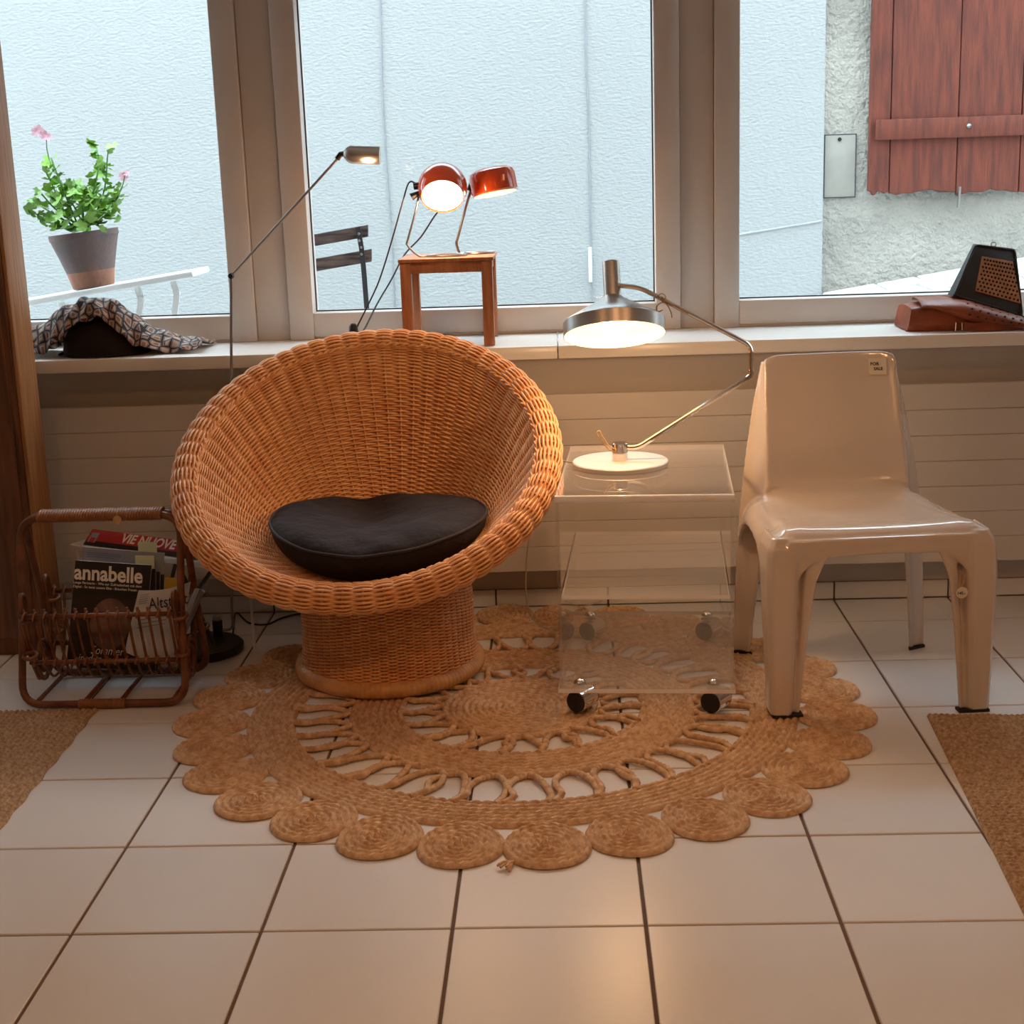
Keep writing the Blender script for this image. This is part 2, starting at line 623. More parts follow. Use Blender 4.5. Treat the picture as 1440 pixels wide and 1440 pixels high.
# radiator: seven flat horizontal tubes
rad = thing('radiator', 'long flat white panel radiator with horizontal tubes under the sill', 'radiator', (0, -.04, .127))
RZ0, RZ1 = .127, .640
n_t = 7
for k in range(n_t):
    z0 = RZ0 + (RZ1 - RZ0) * k / n_t
    z1 = RZ0 + (RZ1 - RZ0) * (k + 1) / n_t
    MB().box((-1.9, -.075, z0 + .0005), (1.75, -.058, z1 - .0005)).build('radiator_tube', MT['radiator'], rad, bevel=.0014, seg=1)
for x in (-1.7, -.5, .6, 1.6):
    MB().box((x - .02, -.057, RZ0 + .02), (x + .02, -.04, RZ1 - .02)).box((x - .02, -.042, .45), (x + .02, .0095, .49)).build('radiator_bracket', MT['radiator'], rad)
MB().box((-1.88, -.0572, RZ0 + .004), (1.73, -.050, RZ1 - .004)).build('back_plate', MT['radiator'], rad)

# windows
XG = ((-1.92, -.975), (-.730, .281), (.524, 1.52))
GB = .861
for i, (a, b_) in enumerate(XG):
    w = struct_root('window_%d' % (i + 1), ('painted wooden window behind the patterned scarf', 'painted wooden window behind the stool with two lamps',
                                            'painted wooden window behind the leather bags')[i], 'window')
    sw = .072
    for x0, x1 in ((a - sw, a), (b_, b_ + sw)):
        MB().box((x0, WIN_Y - .012, SILL_Z), (x1, .30, WT)).build('stile', MT['frame'], w, bevel=.003)
    MB().box((a, WIN_Y - .012, SILL_Z + .008), (b_, .30, GB)).build('bottom_rail', MT['frame'], w, bevel=.003)
    MB().box((a, WIN_Y - .004, SILL_Z), (b_, .30, SILL_Z + .0075)).build('frame_foot', MT['frame'], w, bevel=.001)
    MB().box((a, WIN_Y - .012, WT - .08), (b_, .30, WT)).build('top_rail', MT['frame'], w, bevel=.003)
    g = MB()
    t = .004
    for lo, hi in (((a, GL_Y - .006, GB), (b_, GL_Y - .002, GB + t)), ((a, GL_Y - .006, WT - .08 - t), (b_, GL_Y - .002, WT - .08)),
                   ((a, GL_Y - .006, GB + t), (a + t, GL_Y - .002, WT - .08 - t)), ((b_ - t, GL_Y - .006, GB + t), (b_, GL_Y - .002, WT - .08 - t))):
        g.box(lo, hi)
    g.build('gasket', MT['gasket'], w)
    p = MB().add([(a, GL_Y, GB), (b_, GL_Y, GB), (b_, GL_Y, WT - .08), (a, GL_Y, WT - .08)], [(0, 1, 2, 3)])
    p.build('window_pane', MT['glass'], w)
for k, (a, b_) in enumerate(((-.975 + .0735, -.730 - .0735), (.281 + .0735, .524 - .0735), (-1.98, -1.994), (1.594, 1.6))):
    if b_ < a:
        a, b_ = b_, a
    o = MB().box((a, WIN_Y + .004, SILL_Z), (b_, .34, WT)).build('trim_%d' % (k + 2), MT['frame'], bevel=.002)
    tag(o, ('painted window post between the scarf and the folding chair outside', 'painted window post above the aluminium lamp arm', 'narrow window jamb behind the tall wooden post', 'narrow window jamb beyond the leather bags')[k], 'window post', kind='structure')

# ------------------------------------------------------------------ outside: sloping lane
SL = .15


def street_z(x, y=3.6):
    return .571 + SL * (x - 1.384)


LY = 3.6                        # face of the house across the lane
st = MB()
st.hexa([(-9, .36, street_z(-9) - .4), (9, .36, street_z(9) - .4), (9, LY + .3, street_z(9) - .4), (-9, LY + .3, street_z(-9) - .4),
         (-9, .36, street_z(-9) - .012), (9, .36, street_z(9) - .012), (9, LY + .3, street_z(9) - .012), (-9, LY + .3, street_z(-9) - .012)])
street = st.build('street', MT['street'])
tag(street, 'sloping stone paved lane outside the windows', 'street', kind='structure')
rng = random.Random(9)
y = LY - .01
row = 0
slope_a = math.atan(SL)
while y > 2.2:
    dy = rng.uniform(.15, .2)
    x = .55 + rng.uniform(0, .2)
    while x < 3.4:
        dx = rng.uniform(.2, .34)
        h = rng.uniform(-.003, .004)
        c = [(x, y - dy + .012), (x + dx - .014, y - dy + .012), (x + dx - .014, y), (x, y)]
        MB().hexa([(p[0], p[1], street_z(p[0]) - .03) for p in c] + [(p[0], p[1], street_z(p[0]) + h) for p in c]).build('paving_stone', MT['pave'], street, bevel=.005, seg=1)
        x += dx
    y -= dy

XE = at_y(1157, 300, LY)[0]     # where the smooth plaster ends
pale = MB().box((-9, LY, -2), (XE, LY + .3, 4.3)).build('house_wall', MT['stucco'])
tag(pale, 'pale rough-plastered house wall across the lane', 'house wall', kind='structure')
old = MB().box((XE, LY + .03, -2), (9, LY + .3, 4.3)).build('house_wall', MT['stone'])
tag(old, 'grey weathered old house wall below the red-brown shutter', 'house wall', kind='structure')
# plaster ridge on the pale wall at the lower right
p0, p1 = at_y(1040, 330, LY), at_y(1155, 311, LY)
MB().tube([V(p0[0], LY, p0[2]), V(p1[0], LY, p1[2])], .007, 6).build('plaster_ridge', MT['stucco'], pale)

YO = LY + .03
a, b_ = at_y(1160, 191, YO), at_y(1201, 276, YO)
h = thing('meter_hatch', 'small grey metal hatch with round lock in the old wall', 'hatch', ((a[0] + b_[0]) / 2, YO, b_[2]))
MB().box((a[0], YO - .012, b_[2]), (b_[0], YO + .01, a[2])).build('hatch_door', MT['hatch'], h, bevel=.002)
fr = MB()
for lo, hi in (((a[0] - .006, b_[2] - .006), (b_[0] + .006, b_[2])), ((a[0] - .006, a[2]), (b_[0] + .006, a[2] + .006)), ((a[0] - .006, b_[2]), (a[0], a[2])), ((b_[0], b_[2]), (b_[0] + .006, a[2]))):
    fr.box((lo[0], YO - .009, lo[1]), (hi[0], YO + .01, hi[1]))
fr.build('hatch_frame', MT['gasket'], h)
c = at_y(1180, 196, YO)
MB().lathe([(.010, 0), (.010, .006), (.004, .007)], 16, Matrix.Translation((c[0], YO - .011, c[2])) @ Matrix.Rotation(math.pi / 2, 4, 'X')).build('lock', MT['black'], h)

# shutter of upright boards with a cross batten
YS = YO - .06
s0, s1 = at_y(1220, 272, YS), at_y(1520, 276, YS)
sh = thing('wooden_shutter', 'red-brown board shutter with peeling lower edge on the old wall', 'shutter', (s0[0], YS, s0[2]))
xs = [at_y(px, 270, YS)[0] for px in (1220, 1250, 1344, 1432, 1520)]
rng = random.Random(2)
for k in range(4):
    x0, x1 = xs[k] + .002, xs[k + 1] - .002
    n = 9
    bot = [(x0 + (x1 - x0) * i / n, s0[2] + rng.uniform(-.012, .012) - .004 * k) for i in range(n + 1)]
    out = [V(x, YS, z) for x, z in bot] + [V(x1, YS, 2.9), V(x0, YS, 2.9)]
    MB().poly(out, .028, (0, 1, 0)).build('board', MT['shutter'], sh, bevel=.003, seg=1)
zb = at_y(1300, 195, YS)[2]
MB().box((xs[0] + .03, YS - .026, zb), (xs[-1], YS + .001, zb + .10)).build('batten', MT['shutter'], sh, bevel=.004)
MB().box((xs[0] + .03, YS - .026, zb + 1.0), (xs[-1], YS + .001, zb + 1.1)).build('batten', MT['shutter'], sh, bevel=.004)
c = at_y(1363, 176, YS - .026)
MB().lathe([(.014, 0), (.012, .006), (.004, .012)], 14, Matrix.Translation((c[0], YS - .025, zb + .055)) @ Matrix.Rotation(math.pi / 2, 4, 'X')).build('bolt', MT['steel'], sh)
for dz in (.5, .75):
    pass
c = at_y(1347, 268, YS)
hk = MB().tube([V(c[0], YS + .03, c[2] - .02), V(c[0], YS - .03, c[2] - .025), V(c[0], YS - .035, c[2] + .02)], .008, 8).tube([V(c[0], YS - .03, c[2] - .025), V(c[0] - .006, YS - .034, c[2] - .085)], .007, 8)
hk.build('shutter_catch', MT['steel'], sh)

# cables on the pale wall
for pts, lb, clip in ((((528, -400), (536, 60), (541, 200), (551, 340), (556, 470)), 'thin dark cable running down the pale wall behind the orange lamps', None),
                      (((818, -400), (824, 60), (828, 174), (831, 345), (835, 470)), 'thin cable with white clip on the pale wall behind the aluminium lamp', (830, 372))):
    P3 = [at_y(x, y, LY - .004) for x, y in pts]
    t = thing('wall_cable', lb, 'cable', (P3[-1][0], LY, P3[-1][2]))
    MB().tube(smooth_path(P3, 5), .0035, 6).build('cable', MT['greycover'], t)
    if clip:
        c = at_y(*clip, LY)
        MB().box((c[0] - .009, LY - .022, c[2] - .09), (c[0] + .009, LY + .001, c[2] + .09)).build('clip', MT['white'], t, bevel=.003)

# ================================================================== JUTE RUG
RC = V(-.1164, -.831)
rug = thing('jute_rug', 'large round braided jute rug with looped openwork and scalloped edge discs', 'rug', (RC[0], RC[1], .0006))
RH = .012


def braid_disc(name, r0, r1, rows, pitch, h=RH, sx=1.0, wob=0.0, seed=0):
    """flat ring of concentric three-strand braids, each row a ridge with plait bumps"""
    q = 4
    nr = rows * q + 1
    na = max(48, int(2 * math.pi * r1 / pitch) * 4)
    rad = r0 + (r1 - r0) * np.arange(nr) / (nr - 1)
    ang = 2 * np.pi * np.arange(na) / na
    R, A = np.meshgrid(rad, ang, indexing='ij')
    k = np.minimum(np.floor(np.arange(nr) / q), rows - 1)[:, None]
    p = (np.arange(nr)[:, None] - k * q) / q
    rr = np.random.RandomState(seed)
    off = rr.uniform(0, 1, rows)[k.astype(int)]
    s = A * np.maximum(r0 + (r1 - r0) * (k + .5) / rows, .03) / pitch
    z = h * (.24 + .76 * np.abs(np.sin(np.pi * p)) ** .8) * (.54 + .46 * np.abs(np.sin(np.pi * (s + off + np.abs(p - .5) * 1.1))))
    Rw = R * (1 + wob * np.sin(3 * A + seed) * (R / r1) ** 2)
    X, Y = Rw * np.cos(A) * sx, Rw * np.sin(A)
    Pt = np.stack([X, Y, z], -1)
    Vv = [Pt.reshape(-1, 3)]
    i, j = np.meshgrid(np.arange(nr - 1), np.arange(na), indexing='ij')
    j2 = (j + 1) % na
    Q = [np.stack([i * na + j, (i + 1) * na + j, (i + 1) * na + j2, i * na + j2], -1).reshape(-1, 4)]
    base = nr * na
    # outer and inner skirts down to the floor
    for row in ((nr - 1, 0) if r0 > .005 else (nr - 1,)):
        low = Pt[row].copy()
        low[:, 2] = 0
        Vv.append(low)
        jj = np.arange(na)
        q4 = np.stack([row * na + jj, base + jj, base + (jj + 1) % na, row * na + (jj + 1) % na], -1)
        Q.append(q4 if row else q4[:, ::-1])
        base += na
    return np_mesh(name, np.concatenate(Vv), np.concatenate(Q), MT['jute'])


def rug_part(name, mesh, loc=(0, 0, 0), rz=0):
    o = link(name, mesh, rug)
    o.location = loc
    o.rotation_euler = (0, 0, rz)
    return o


rug_part('centre_disc', braid_disc('centre_disc', .002, .192, 12, .024, seed=1))
rug_part('inner_ring', braid_disc('inner_ring', .283, .412, 8, .024, seed=2))
rug_part('outer_ring', braid_disc('outer_ring', .538, .650, 7, .024, seed=3))
edge_meshes = [braid_disc('edge_disc', .002, .0845, 6, .022, sx=1.1, wob=.02, seed=10 + k) for k in range(3)]
for k in range(28):
    a = math.radians(-97.8 + k * 360 / 28)
    rr_ = .733 + .006 * math.sin(k * 2.1)
    rug_part('edge_disc', edge_meshes[k % 3], (rr_ * math.cos(a), rr_ * math.sin(a), .0008 + .0006 * (k % 2)), a + .08 * math.sin(k * 1.7))


def loop_mesh(ri, ro, da, lean, seed):
    rr = random.Random(seed)
    pts = [(ro + .012, -da * .62), (ro - .02, -da * .40), ((ri + ro) / 2, -da * .46 + lean), (ri + .022, -da * .34 + lean), (ri + .004, -da * .1 + lean),
           (ri + .002, da * .12 + lean), (ri + .024, da * .36 + lean), ((ri + ro) / 2, da * .50 + lean), (ro - .02, da * .44), (ro + .012, da * .30)]
    P = smooth_path([V(r * math.cos(t), r * math.sin(t), .007 + .002 * math.sin(i * 1.3)) for i, (r, t) in enumerate(pts)], 7)
    s = np.concatenate([[0], np.cumsum(np.linalg.norm(np.diff(P, axis=0), axis=1))])
    R = .0075 * (1 + .16 * np.sin(2 * np.pi * s / .012))
    b = MB().tube(P, R, 7, flat=.85)
    return b.mesh('braid_loop', MT['jute'])


for ri, ro, n, seeds in ((.412, .538, 36, 3), (.192, .283, 19, 3)):
    ms = [loop_mesh(ri, ro, 2 * math.pi / n, (.02 if ri > .3 else .05) * (k - 1), k) for k in range(seeds)]
    for mm in ms:
        shade(mm, 180)
    for k in range(n):
        rug_part('braid_loop', ms[(k * 7 + k // 3) % seeds], (0, 0, 0), 2 * math.pi * (k + .35 + .1 * math.sin(k * 5)) / n)
# frayed end of the braid at the front disc
e = at_z(722, 1212, .005) - V(RC[0], RC[1], 0)
fe = MB()
rng = random.Random(1)
for k in range(7):
    d = V(rng.uniform(-.03, -.005), rng.uniform(-.035, -.015), rng.uniform(-.002, .006))
    fe.tube(smooth_path([e + V(.012, .02, 0), e, e + d * .6 + V(0, 0, .003), e + d], 3), .0028, 5)
fe.build('frayed_end', MT['jute'], rug, world_coords=False)

# flat jute mats at the two sides


def woven_mat(name, label, x0, x1, y0, y1, rows_along_x, pitch_r, pitch_s):
    t = thing(name, label, 'mat', ((x0 + x1) / 2, (y0 + y1) / 2, 0))
    L, Wd = (x1 - x0, y1 - y0) if rows_along_x else (y1 - y0, x1 - x0)
    rows = int(Wd / pitch_r)
    q = 4
    nr = rows * q + 1
    ns = int(L / pitch_s * 4)
    a = np.arange(nr)
    k = np.minimum(a // q, rows - 1)
    p = (a - k * q) / q
    s = np.linspace(0, L / pitch_s, ns)
    z = .010 * (.4 + .6 * np.abs(np.sin(np.pi * p))[:, None] ** .7) * (.62 + .38 * np.abs(np.sin(np.pi * (s[None, :] + (k % 2)[:, None] * .5))))
    z[0, :] = z[-1, :] = 0
    z[:, 0] = z[:, -1] = 0
    across = (np.arange(nr) / (nr - 1) - .5) * Wd
    along = np.linspace(-L / 2, L / 2, ns)
    A, S = np.meshgrid(across, along, indexing='ij')
    wob = .0022 * np.sin(S * 60) * (np.abs(A) / (Wd / 2)) ** 8
    Pt = np.stack([S, A + wob, z + .0005], -1) if rows_along_x else np.stack([A + wob, S, z + .0005], -1)
    i, j = np.meshgrid(np.arange(nr - 1), np.arange(ns - 1), indexing='ij')
    Q = np.stack([i * ns + j, (i + 1) * ns + j, (i + 1) * ns + j + 1, i * ns + j + 1], -1).reshape(-1, 4)
    if rows_along_x:
        Q = Q[:, ::-1]
    wf = link('woven_field', np_mesh('woven_field', Pt.reshape(-1, 3), Q, MT['jute2']), t)
    return t


t = woven_mat('jute_mat', 'coarse flat jute mat lying in front of the plastic chair', -.42, .42, -.55, .55, True, .0135, .013)
t.location = (.782 + .42, -.966 - .545, 0)
t.rotation_euler = (0, 0, math.radians(-3.8))
t = woven_mat('jute_mat', 'flat jute mat lying under the foot of the rattan magazine rack', -.40, .40, -.55, .55, False, .0135, .013)
t.location = (-1.152 - .40, -.793 - .55, 0)
t.rotation_euler = (0, 0, math.radians(.6))

# ================================================================== WICKER ARMCHAIR
WB = V(-.462, -.548, .011)
chair = thing('wicker_armchair', 'round woven wicker bowl armchair on a drum base', 'armchair', WB)
NS = 62                         # stakes
SEG = 4


def weave_rows(P, Nn, rad, amp, name, parent, mat):
    """P[j,i]: rows j round the form, i = NS*SEG samples; each row a tube passing in front of and behind the stakes"""
    J, I = P.shape[:2]
    ph = np.pi * np.arange(I) / SEG
    alt = np.where(np.arange(J) % 2 == 0, 1.0, -1.0)[:, None]
    w = np.cos(ph)[None, :] * alt
    w = np.sign(w) * np.abs(w) ** .55
    C = P + Nn * (w * amp)[..., None]
    T = np.roll(C, -1, 1) - np.roll(C, 1, 1)
    T /= np.linalg.norm(T, axis=2, keepdims=True)
    B = np.cross(T, Nn)
    B /= np.linalg.norm(B, axis=2, keepdims=True)
    N2 = np.cross(B, T)
    S = 5
    vs = np.zeros((J, I, S, 3))
    for s in range(S):
        a = 2 * np.pi * s / S
        vs[:, :, s] = C + B * (rad * math.cos(a))[..., None] + N2 * (rad * .85 * math.sin(a))[..., None]
    j, i, s = np.meshgrid(np.arange(J), np.arange(I), np.arange(S), indexing='ij')
    i2, s2 = (i + 1) % I, (s + 1) % S
    f = lambda a, b, c: (a * I + b) * S + c
    Q = np.stack([f(j, i, s), f(j, i2, s), f(j, i2, s2), f(j, i, s2)], -1).reshape(-1, 4)
    o = link(name, np_mesh(name, vs.reshape(-1, 3), Q, mat), parent)
    return o


def normals(P):
    du = np.roll(P, -1, 1) - np.roll(P, 1, 1)
    dv = np.gradient(P, axis=0)
    n = np.cross(du, dv)
    return n / np.maximum(np.linalg.norm(n, axis=2, keepdims=True), 1e-9)


def spacing(P):
    d = np.linalg.norm(np.gradient(P, axis=0), axis=2)
    return d


TH = 2 * np.pi * np.arange(NS * SEG) / (NS * SEG)
# rim circle
TAU = math.radians(33.0)
RIMC = V(-.030, -.018, .553)
RL, LIP = .453, .031
ex = unit(V(1, 0, .03))
ey = V(0, math.cos(TAU), math.sin(TAU))
nz_ = unit(np.cross(ex, ey))
ey = np.cross(nz_, ex)
er = np.cos(TH)[:, None] * ex + np.sin(TH)[:, None] * ey      # outward in the rim plane
LC = RIMC + RL * er                                            # centre line of the rolled lip
ez = V(0, 0, 1)
flat_r = np.stack([np.cos(TH), np.sin(TH), np.zeros_like(TH)], -1)
# inside of the bowl
SB = V(-.005, -.01, .318)
bot = SB + .150 * flat_r
top = LC - er * LIP * .93 + nz_ * LIP * .34
c1 = SB + V(0, 0, .008) + .255 * flat_r
c2 = top - nz_ * .090 - er * .062
n_in = 100
tt = (np.arange(n_in) / (n_in - 1))[:, None, None]
IN = (1 - tt) ** 3 * bot + 3 * tt * (1 - tt) ** 2 * c1 + 3 * tt ** 2 * (1 - tt) * c2 + tt ** 3 * top
# rolled lip
n_lip = 27
la = np.radians(np.linspace(158, -62, n_lip))[:, None, None]
LIPP = LC + (np.cos(la) * er + np.sin(la) * nz_) * LIP
# outside of the bowl down to the drum
top2 = LIPP[-1]
drum = V(0, 0, .262) + .211 * flat_r
d1 = top2 - nz_ * .06 - er * .05
d2 = drum + V(0, 0, .05) + flat_r * .075
n_out = 62
to = (np.arange(1, n_out + 1) / n_out)[:, None, None]
OUT = (1 - to) ** 3 * top2 + 3 * to * (1 - to) ** 2 * d1 + 3 * to ** 2 * (1 - to) * d2 + to ** 3 * drum
# drum
n_dr = 54
zd = np.linspace(.262, .038, n_dr)
rd = .211 + .012 * ((zd - .15) / .11) ** 2 * (zd < .15) + .004 * np.cos((zd - .15) * 20)
DR = np.stack([flat_r * r + V(0, 0, z) for r, z in zip(rd, zd)])

for nm, P, flip, sp in (('bowl_weave', IN, -1, .0034), ('rim_weave', LIPP, -1, .0036), ('underside_weave', OUT, -1, .0038), ('drum_weave', DR, -1, .0031)):
    N_ = normals(P) * flip
    rad = np.minimum(spacing(P) * .74, sp)
    weave_rows(P, N_, rad, .0045, nm, chair, MT['wicker'])['kind'] = 'stuff'
# upright stakes
st_ = MB()
for Pp in (IN, LIPP, OUT, DR):
    for k in range(0, NS * SEG, SEG):
        path = Pp[::4, k] if len(Pp) > 40 else Pp[::2, k]
        st_.tube(np.vstack([path, Pp[-1:, k]]), .0028, 4, caps=False)
st_.build('stakes', MT['wicker'], chair, world_coords=False, angle=180, fix=False)['kind'] = 'stuff'
# seat disc of the bowl under the cushion
MB().lathe([(.001, SB[2] - .004), (.152, SB[2] - .004), (.152, SB[2] + .002), (.001, SB[2] + .002)], 48, Matrix.Translation((SB[0], SB[1], 0)), caps=False).build('seat_weave', MT['wicker'], chair, world_coords=False)
# bound foot ring: cane turns wrapped round a hoop
RF, rf = .225, .0205
na = 600
aa = 2 * np.pi * np.arange(na) / na
ns_ = 10
vs = []
for a in range(na):
    w = rf * (1 + .06 * (math.sin(math.pi * (a % 5) / 5) - .6))
    for s in range(ns_):
        b_ = 2 * math.pi * s / ns_
        vs.append(((RF + w * math.cos(b_)) * math.cos(aa[a]), (RF + w * math.cos(b_)) * math.sin(aa[a]), .0205 + w * math.sin(b_)))
i, j = np.meshgrid(np.arange(na), np.arange(ns_), indexing='ij')
Q = np.stack([i * ns_ + j, ((i + 1) % na) * ns_ + j, ((i + 1) % na) * ns_ + (j + 1) % ns_, i * ns_ + (j + 1) % ns_], -1).reshape(-1, 4)
link('foot_ring', np_mesh('foot_ring', np.array(vs), Q, MT['cane']), chair)
# double braid seam where the lip meets the bowl
seam = LC - er * LIP * .90 + nz_ * LIP * .44
for o_ in (-.0045, .0045):
    b = MB()
    for ph in (0, 1):
        k = np.arange(NS * SEG)
        pth = seam + nz_ * (o_ + .004 * np.cos(np.pi * k / 2 + ph * np.pi))[:, None] - er * (.004 * np.sin(np.pi * k / 2 + ph * np.pi))[:, None]
        b.tube(pth, .0034, 5, closed=True)
    b.build('seam_braid', MT['wicker'], chair, world_coords=False, angle=180, fix=False)

# ------------------------------------------------------------------ cushion
CB = V(-.470, -.645, .341)
cu = thing('seat_cushion', 'black round seat cushion folded at the back, in the wicker armchair', 'cushion', CB)
RCu = .268
nr, na = 34, 120


def cush(r, a, side):
    x, y = RCu * r * math.cos(a), RCu * .93 * r * math.sin(a)
    x += .012 * r * math.sin(2 * a + 1)
    e_ = (1 - min(r, 1) ** 5) ** .5
    fold = math.exp(-((x - .0 + .25 * y) / .050) ** 2) * min(1, max(0, (y + .09) / .30)) ** 1.2
    lobes = math.exp(-((x + .15) / .10) ** 2) * .006 + math.exp(-((x - .14) / .11) ** 2) * .014
    w = .0035 * math.sin(22 * x + 30 * y + 3 * math.sin(9 * x)) * max(0, min(1, (r - .15) * 1.5)) + .0022 * math.sin(46 * x - 21 * y)
    top_ = .046 * e_ + lobes * (1 - r ** 3) - .030 * fold * (1 - r ** 6) + w * e_
    pinch = .006 * fold * r ** 2
    y -= pinch * 1.6
    lift = .055 * max(0, r - .25) ** 1.4 * (.55 + .75 * max(0, math.sin(a))) + .030 * r ** 2 * math.cos(a) ** 2 - .006 * r * max(0, -math.sin(a))
    mid = .034 + lift - .006 * fold * r
    if side > 0:
        return (x, y, mid + top_)
    return (x * (1 - .06 * (1 - r)), y, mid - .058 * e_ + .25 * lift * (1 - e_) - .004)


from mathutils.bvhtree import BVHTree
_J, _I = IN.shape[:2]
_q = [(j * _I + i, j * _I + (i + 1) % _I, (j + 1) * _I + (i + 1) % _I, (j + 1) * _I + i) for j in range(_J - 1) for i in range(_I)]
bowl_tree = BVHTree.FromPolygons([tuple(p) for p in (IN + WB).reshape(-1, 3)], _q)


def rest(p):
    """lift a cushion point onto the woven bowl where it would sink through"""
    w = Vector(p) + Vector(CB)
    hit = bowl_tree.ray_cast(Vector((w.x, w.y, .62)), Vector((0, 0, -1)))[0]
    floor_ = (hit.z if hit is not None else WB[2] + SB[2]) + .006
    return (p[0], p[1], max(p[2], floor_ - CB[2]))


_cush0 = cush


def cush(r, a, side):
    p = rest(_cush0(r, a, side))
    return p if side < 0 else (p[0], p[1], max(p[2], rest(_cush0(r, a, -1))[2] + (.004 if r > .97 else .02)))


P = []
for i in range(nr):
    r = (i / (nr - 1)) ** .75
    P.append([cush(max(r, .003), 2 * math.pi * k / na, 1) for k in range(na)])
for i in range(nr - 2, -1, -1):
    r = (i / (nr - 1)) ** .75
    P.append([cush(max(r, .003), 2 * math.pi * k / na, -1) for k in range(na)])
MB().grid(P, cv=True).build('cushion_cover', MT['cloth_black'], cu, world_coords=False, angle=180)
ring = [V(*cush(.988, 2 * math.pi * k / na, 1)) + V(0, 0, .002) for k in range(na)]
ring = [p * V(1.006, 1.006, 1) for p in ring]
MB().tube(ring, .0042, 6, closed=True).build('piping', MT['piping'], cu, world_coords=False, angle=180)


def text_on(body, size, origin, right, up, mat, name, parent, bold=0.0, shear=0.0, lift=.0006, align='LEFT', squeeze=1.0):
    """flat printed lettering as a thin mesh, laid on a surface"""
    cu_ = bpy.data.curves.new(name, 'FONT')
    cu_.body = body
    cu_.size = size
    cu_.offset = bold
    cu_.shear = shear
    cu_.align_x = align
    cu_.resolution_u = 3
    cu_.extrude = 0.0
    ob = bpy.data.objects.new(name, cu_)
    COL.objects.link(ob)
    dg = bpy.context.evaluated_depsgraph_get()
    me = bpy.data.meshes.new_from_object(ob.evaluated_get(dg))
    bpy.data.objects.remove(ob)
    bpy.data.curves.remove(cu_)
    r, u = unit(right), unit(up)
    u = unit(u - r * np.dot(u, r))
    n = np.cross(r, u)
    o = np.asarray(origin, float) + n * lift
    M = Matrix(((r[0] * squeeze, u[0], n[0], o[0]), (r[1] * squeeze, u[1], n[1], o[1]), (r[2] * squeeze, u[2], n[2], o[2]), (0, 0, 0, 1)))
    me.transform(M)
    me.materials.clear()
    me.materials.append(mat)
    return link(name, me, parent, True)


# ================================================================== ACRYLIC TROLLEY
TR = thing('acrylic_trolley', 'clear acrylic trolley with two lower shelves on four chrome castors', 'trolley', (.198, -.618, RH), math.radians(-4.0))
TWd, TD, TH_ = .402, .60, .010


def acryl(name, lo, hi):
    b = MB()
    b.box(lo, hi)
    d = [hi[i] - lo[i] for i in range(3)]
    k = d.index(min(d))
    order = [2, 2, 1, 0, 1, 0]
    b.mi = [0 if ax == k else 1 for ax in order]
    return b.build(name, [MT['acrylic'] if k == 2 else MT['acrylic_panel'], MT['acrylic_edge'] if k == 2 else MT['acrylic_side']], TR, world_coords=False, angle=20)


ZT = .535 - RH
acryl('top_sheet', (-TWd / 2, -TD / 2, ZT - .014), (TWd / 2, TD / 2, ZT))
MB().tube([V(-TWd / 2, -TD / 2, ZT - .007), V(TWd / 2, -TD / 2, ZT - .007)], .0088, 14).build('rounded_front_edge', MT['acrylic_edge'], TR, world_coords=False)
acryl('shelf', (-TWd / 2 + .010, -TD / 2 + .004, .291 - RH), (TWd / 2 - .010, TD / 2, .300 - RH))
acryl('shelf', (-TWd / 2 - .004, -TD / 2 - .004, .066 - RH), (TWd / 2 + .004, TD / 2, .076 - RH))
for s in (-1, 1):
    x = s * (TWd / 2 - .004)
    acryl('side_panel', (x - .004, -TD / 2 + .006, .0765 - RH), (x + .004, TD / 2 - .002, ZT - .0145))
for sx in (-1, 1):
    for sy in (-1, 1):
        cx_, cy_ = sx * (TWd / 2 - .045), sy * (TD / 2 - .035)
        cs = MB().lathe([(.006, .0), (.006, .012), (.016, .012), (.016, .016)], 16, Matrix.Translation((cx_, cy_, .050 - RH)))
        cs = cs.build('castor', MT['chrome'], TR, world_coords=False)
        Mx = Matrix.Translation((cx_ + .006, cy_ - .004, .0275)) @ Matrix.Rotation(math.radians(-30), 4, 'Z') @ Matrix.Rotation(math.pi / 2, 4, 'X')
        MB().lathe([(.022, -.029), (.0262, -.027), (.0262, .027), (.022, .029)], 28, Mx).build('wheel', MT['chrome'], cs, world_coords=False)
        MB().lathe([(.0245, .0282), (.0245, .0315), (.018, .0335), (.002, .034)], 28, Mx).build('wheel_cap', MT['rubber'], cs, world_coords=False)
        MB().lathe([(.002, -.034), (.018, -.0335), (.0245, -.0315), (.0245, -.0282)], 28, Mx).build('wheel_cap', MT['rubber'], cs, world_coords=False)
        MB().lathe([(.015, .0763 - RH), (.014, .081 - RH), (.009, .086 - RH), (.001, .088 - RH)], 18, Matrix.Translation((cx_, cy_, 0))).build('dome_nut', MT['chrome'], TR, world_coords=False)

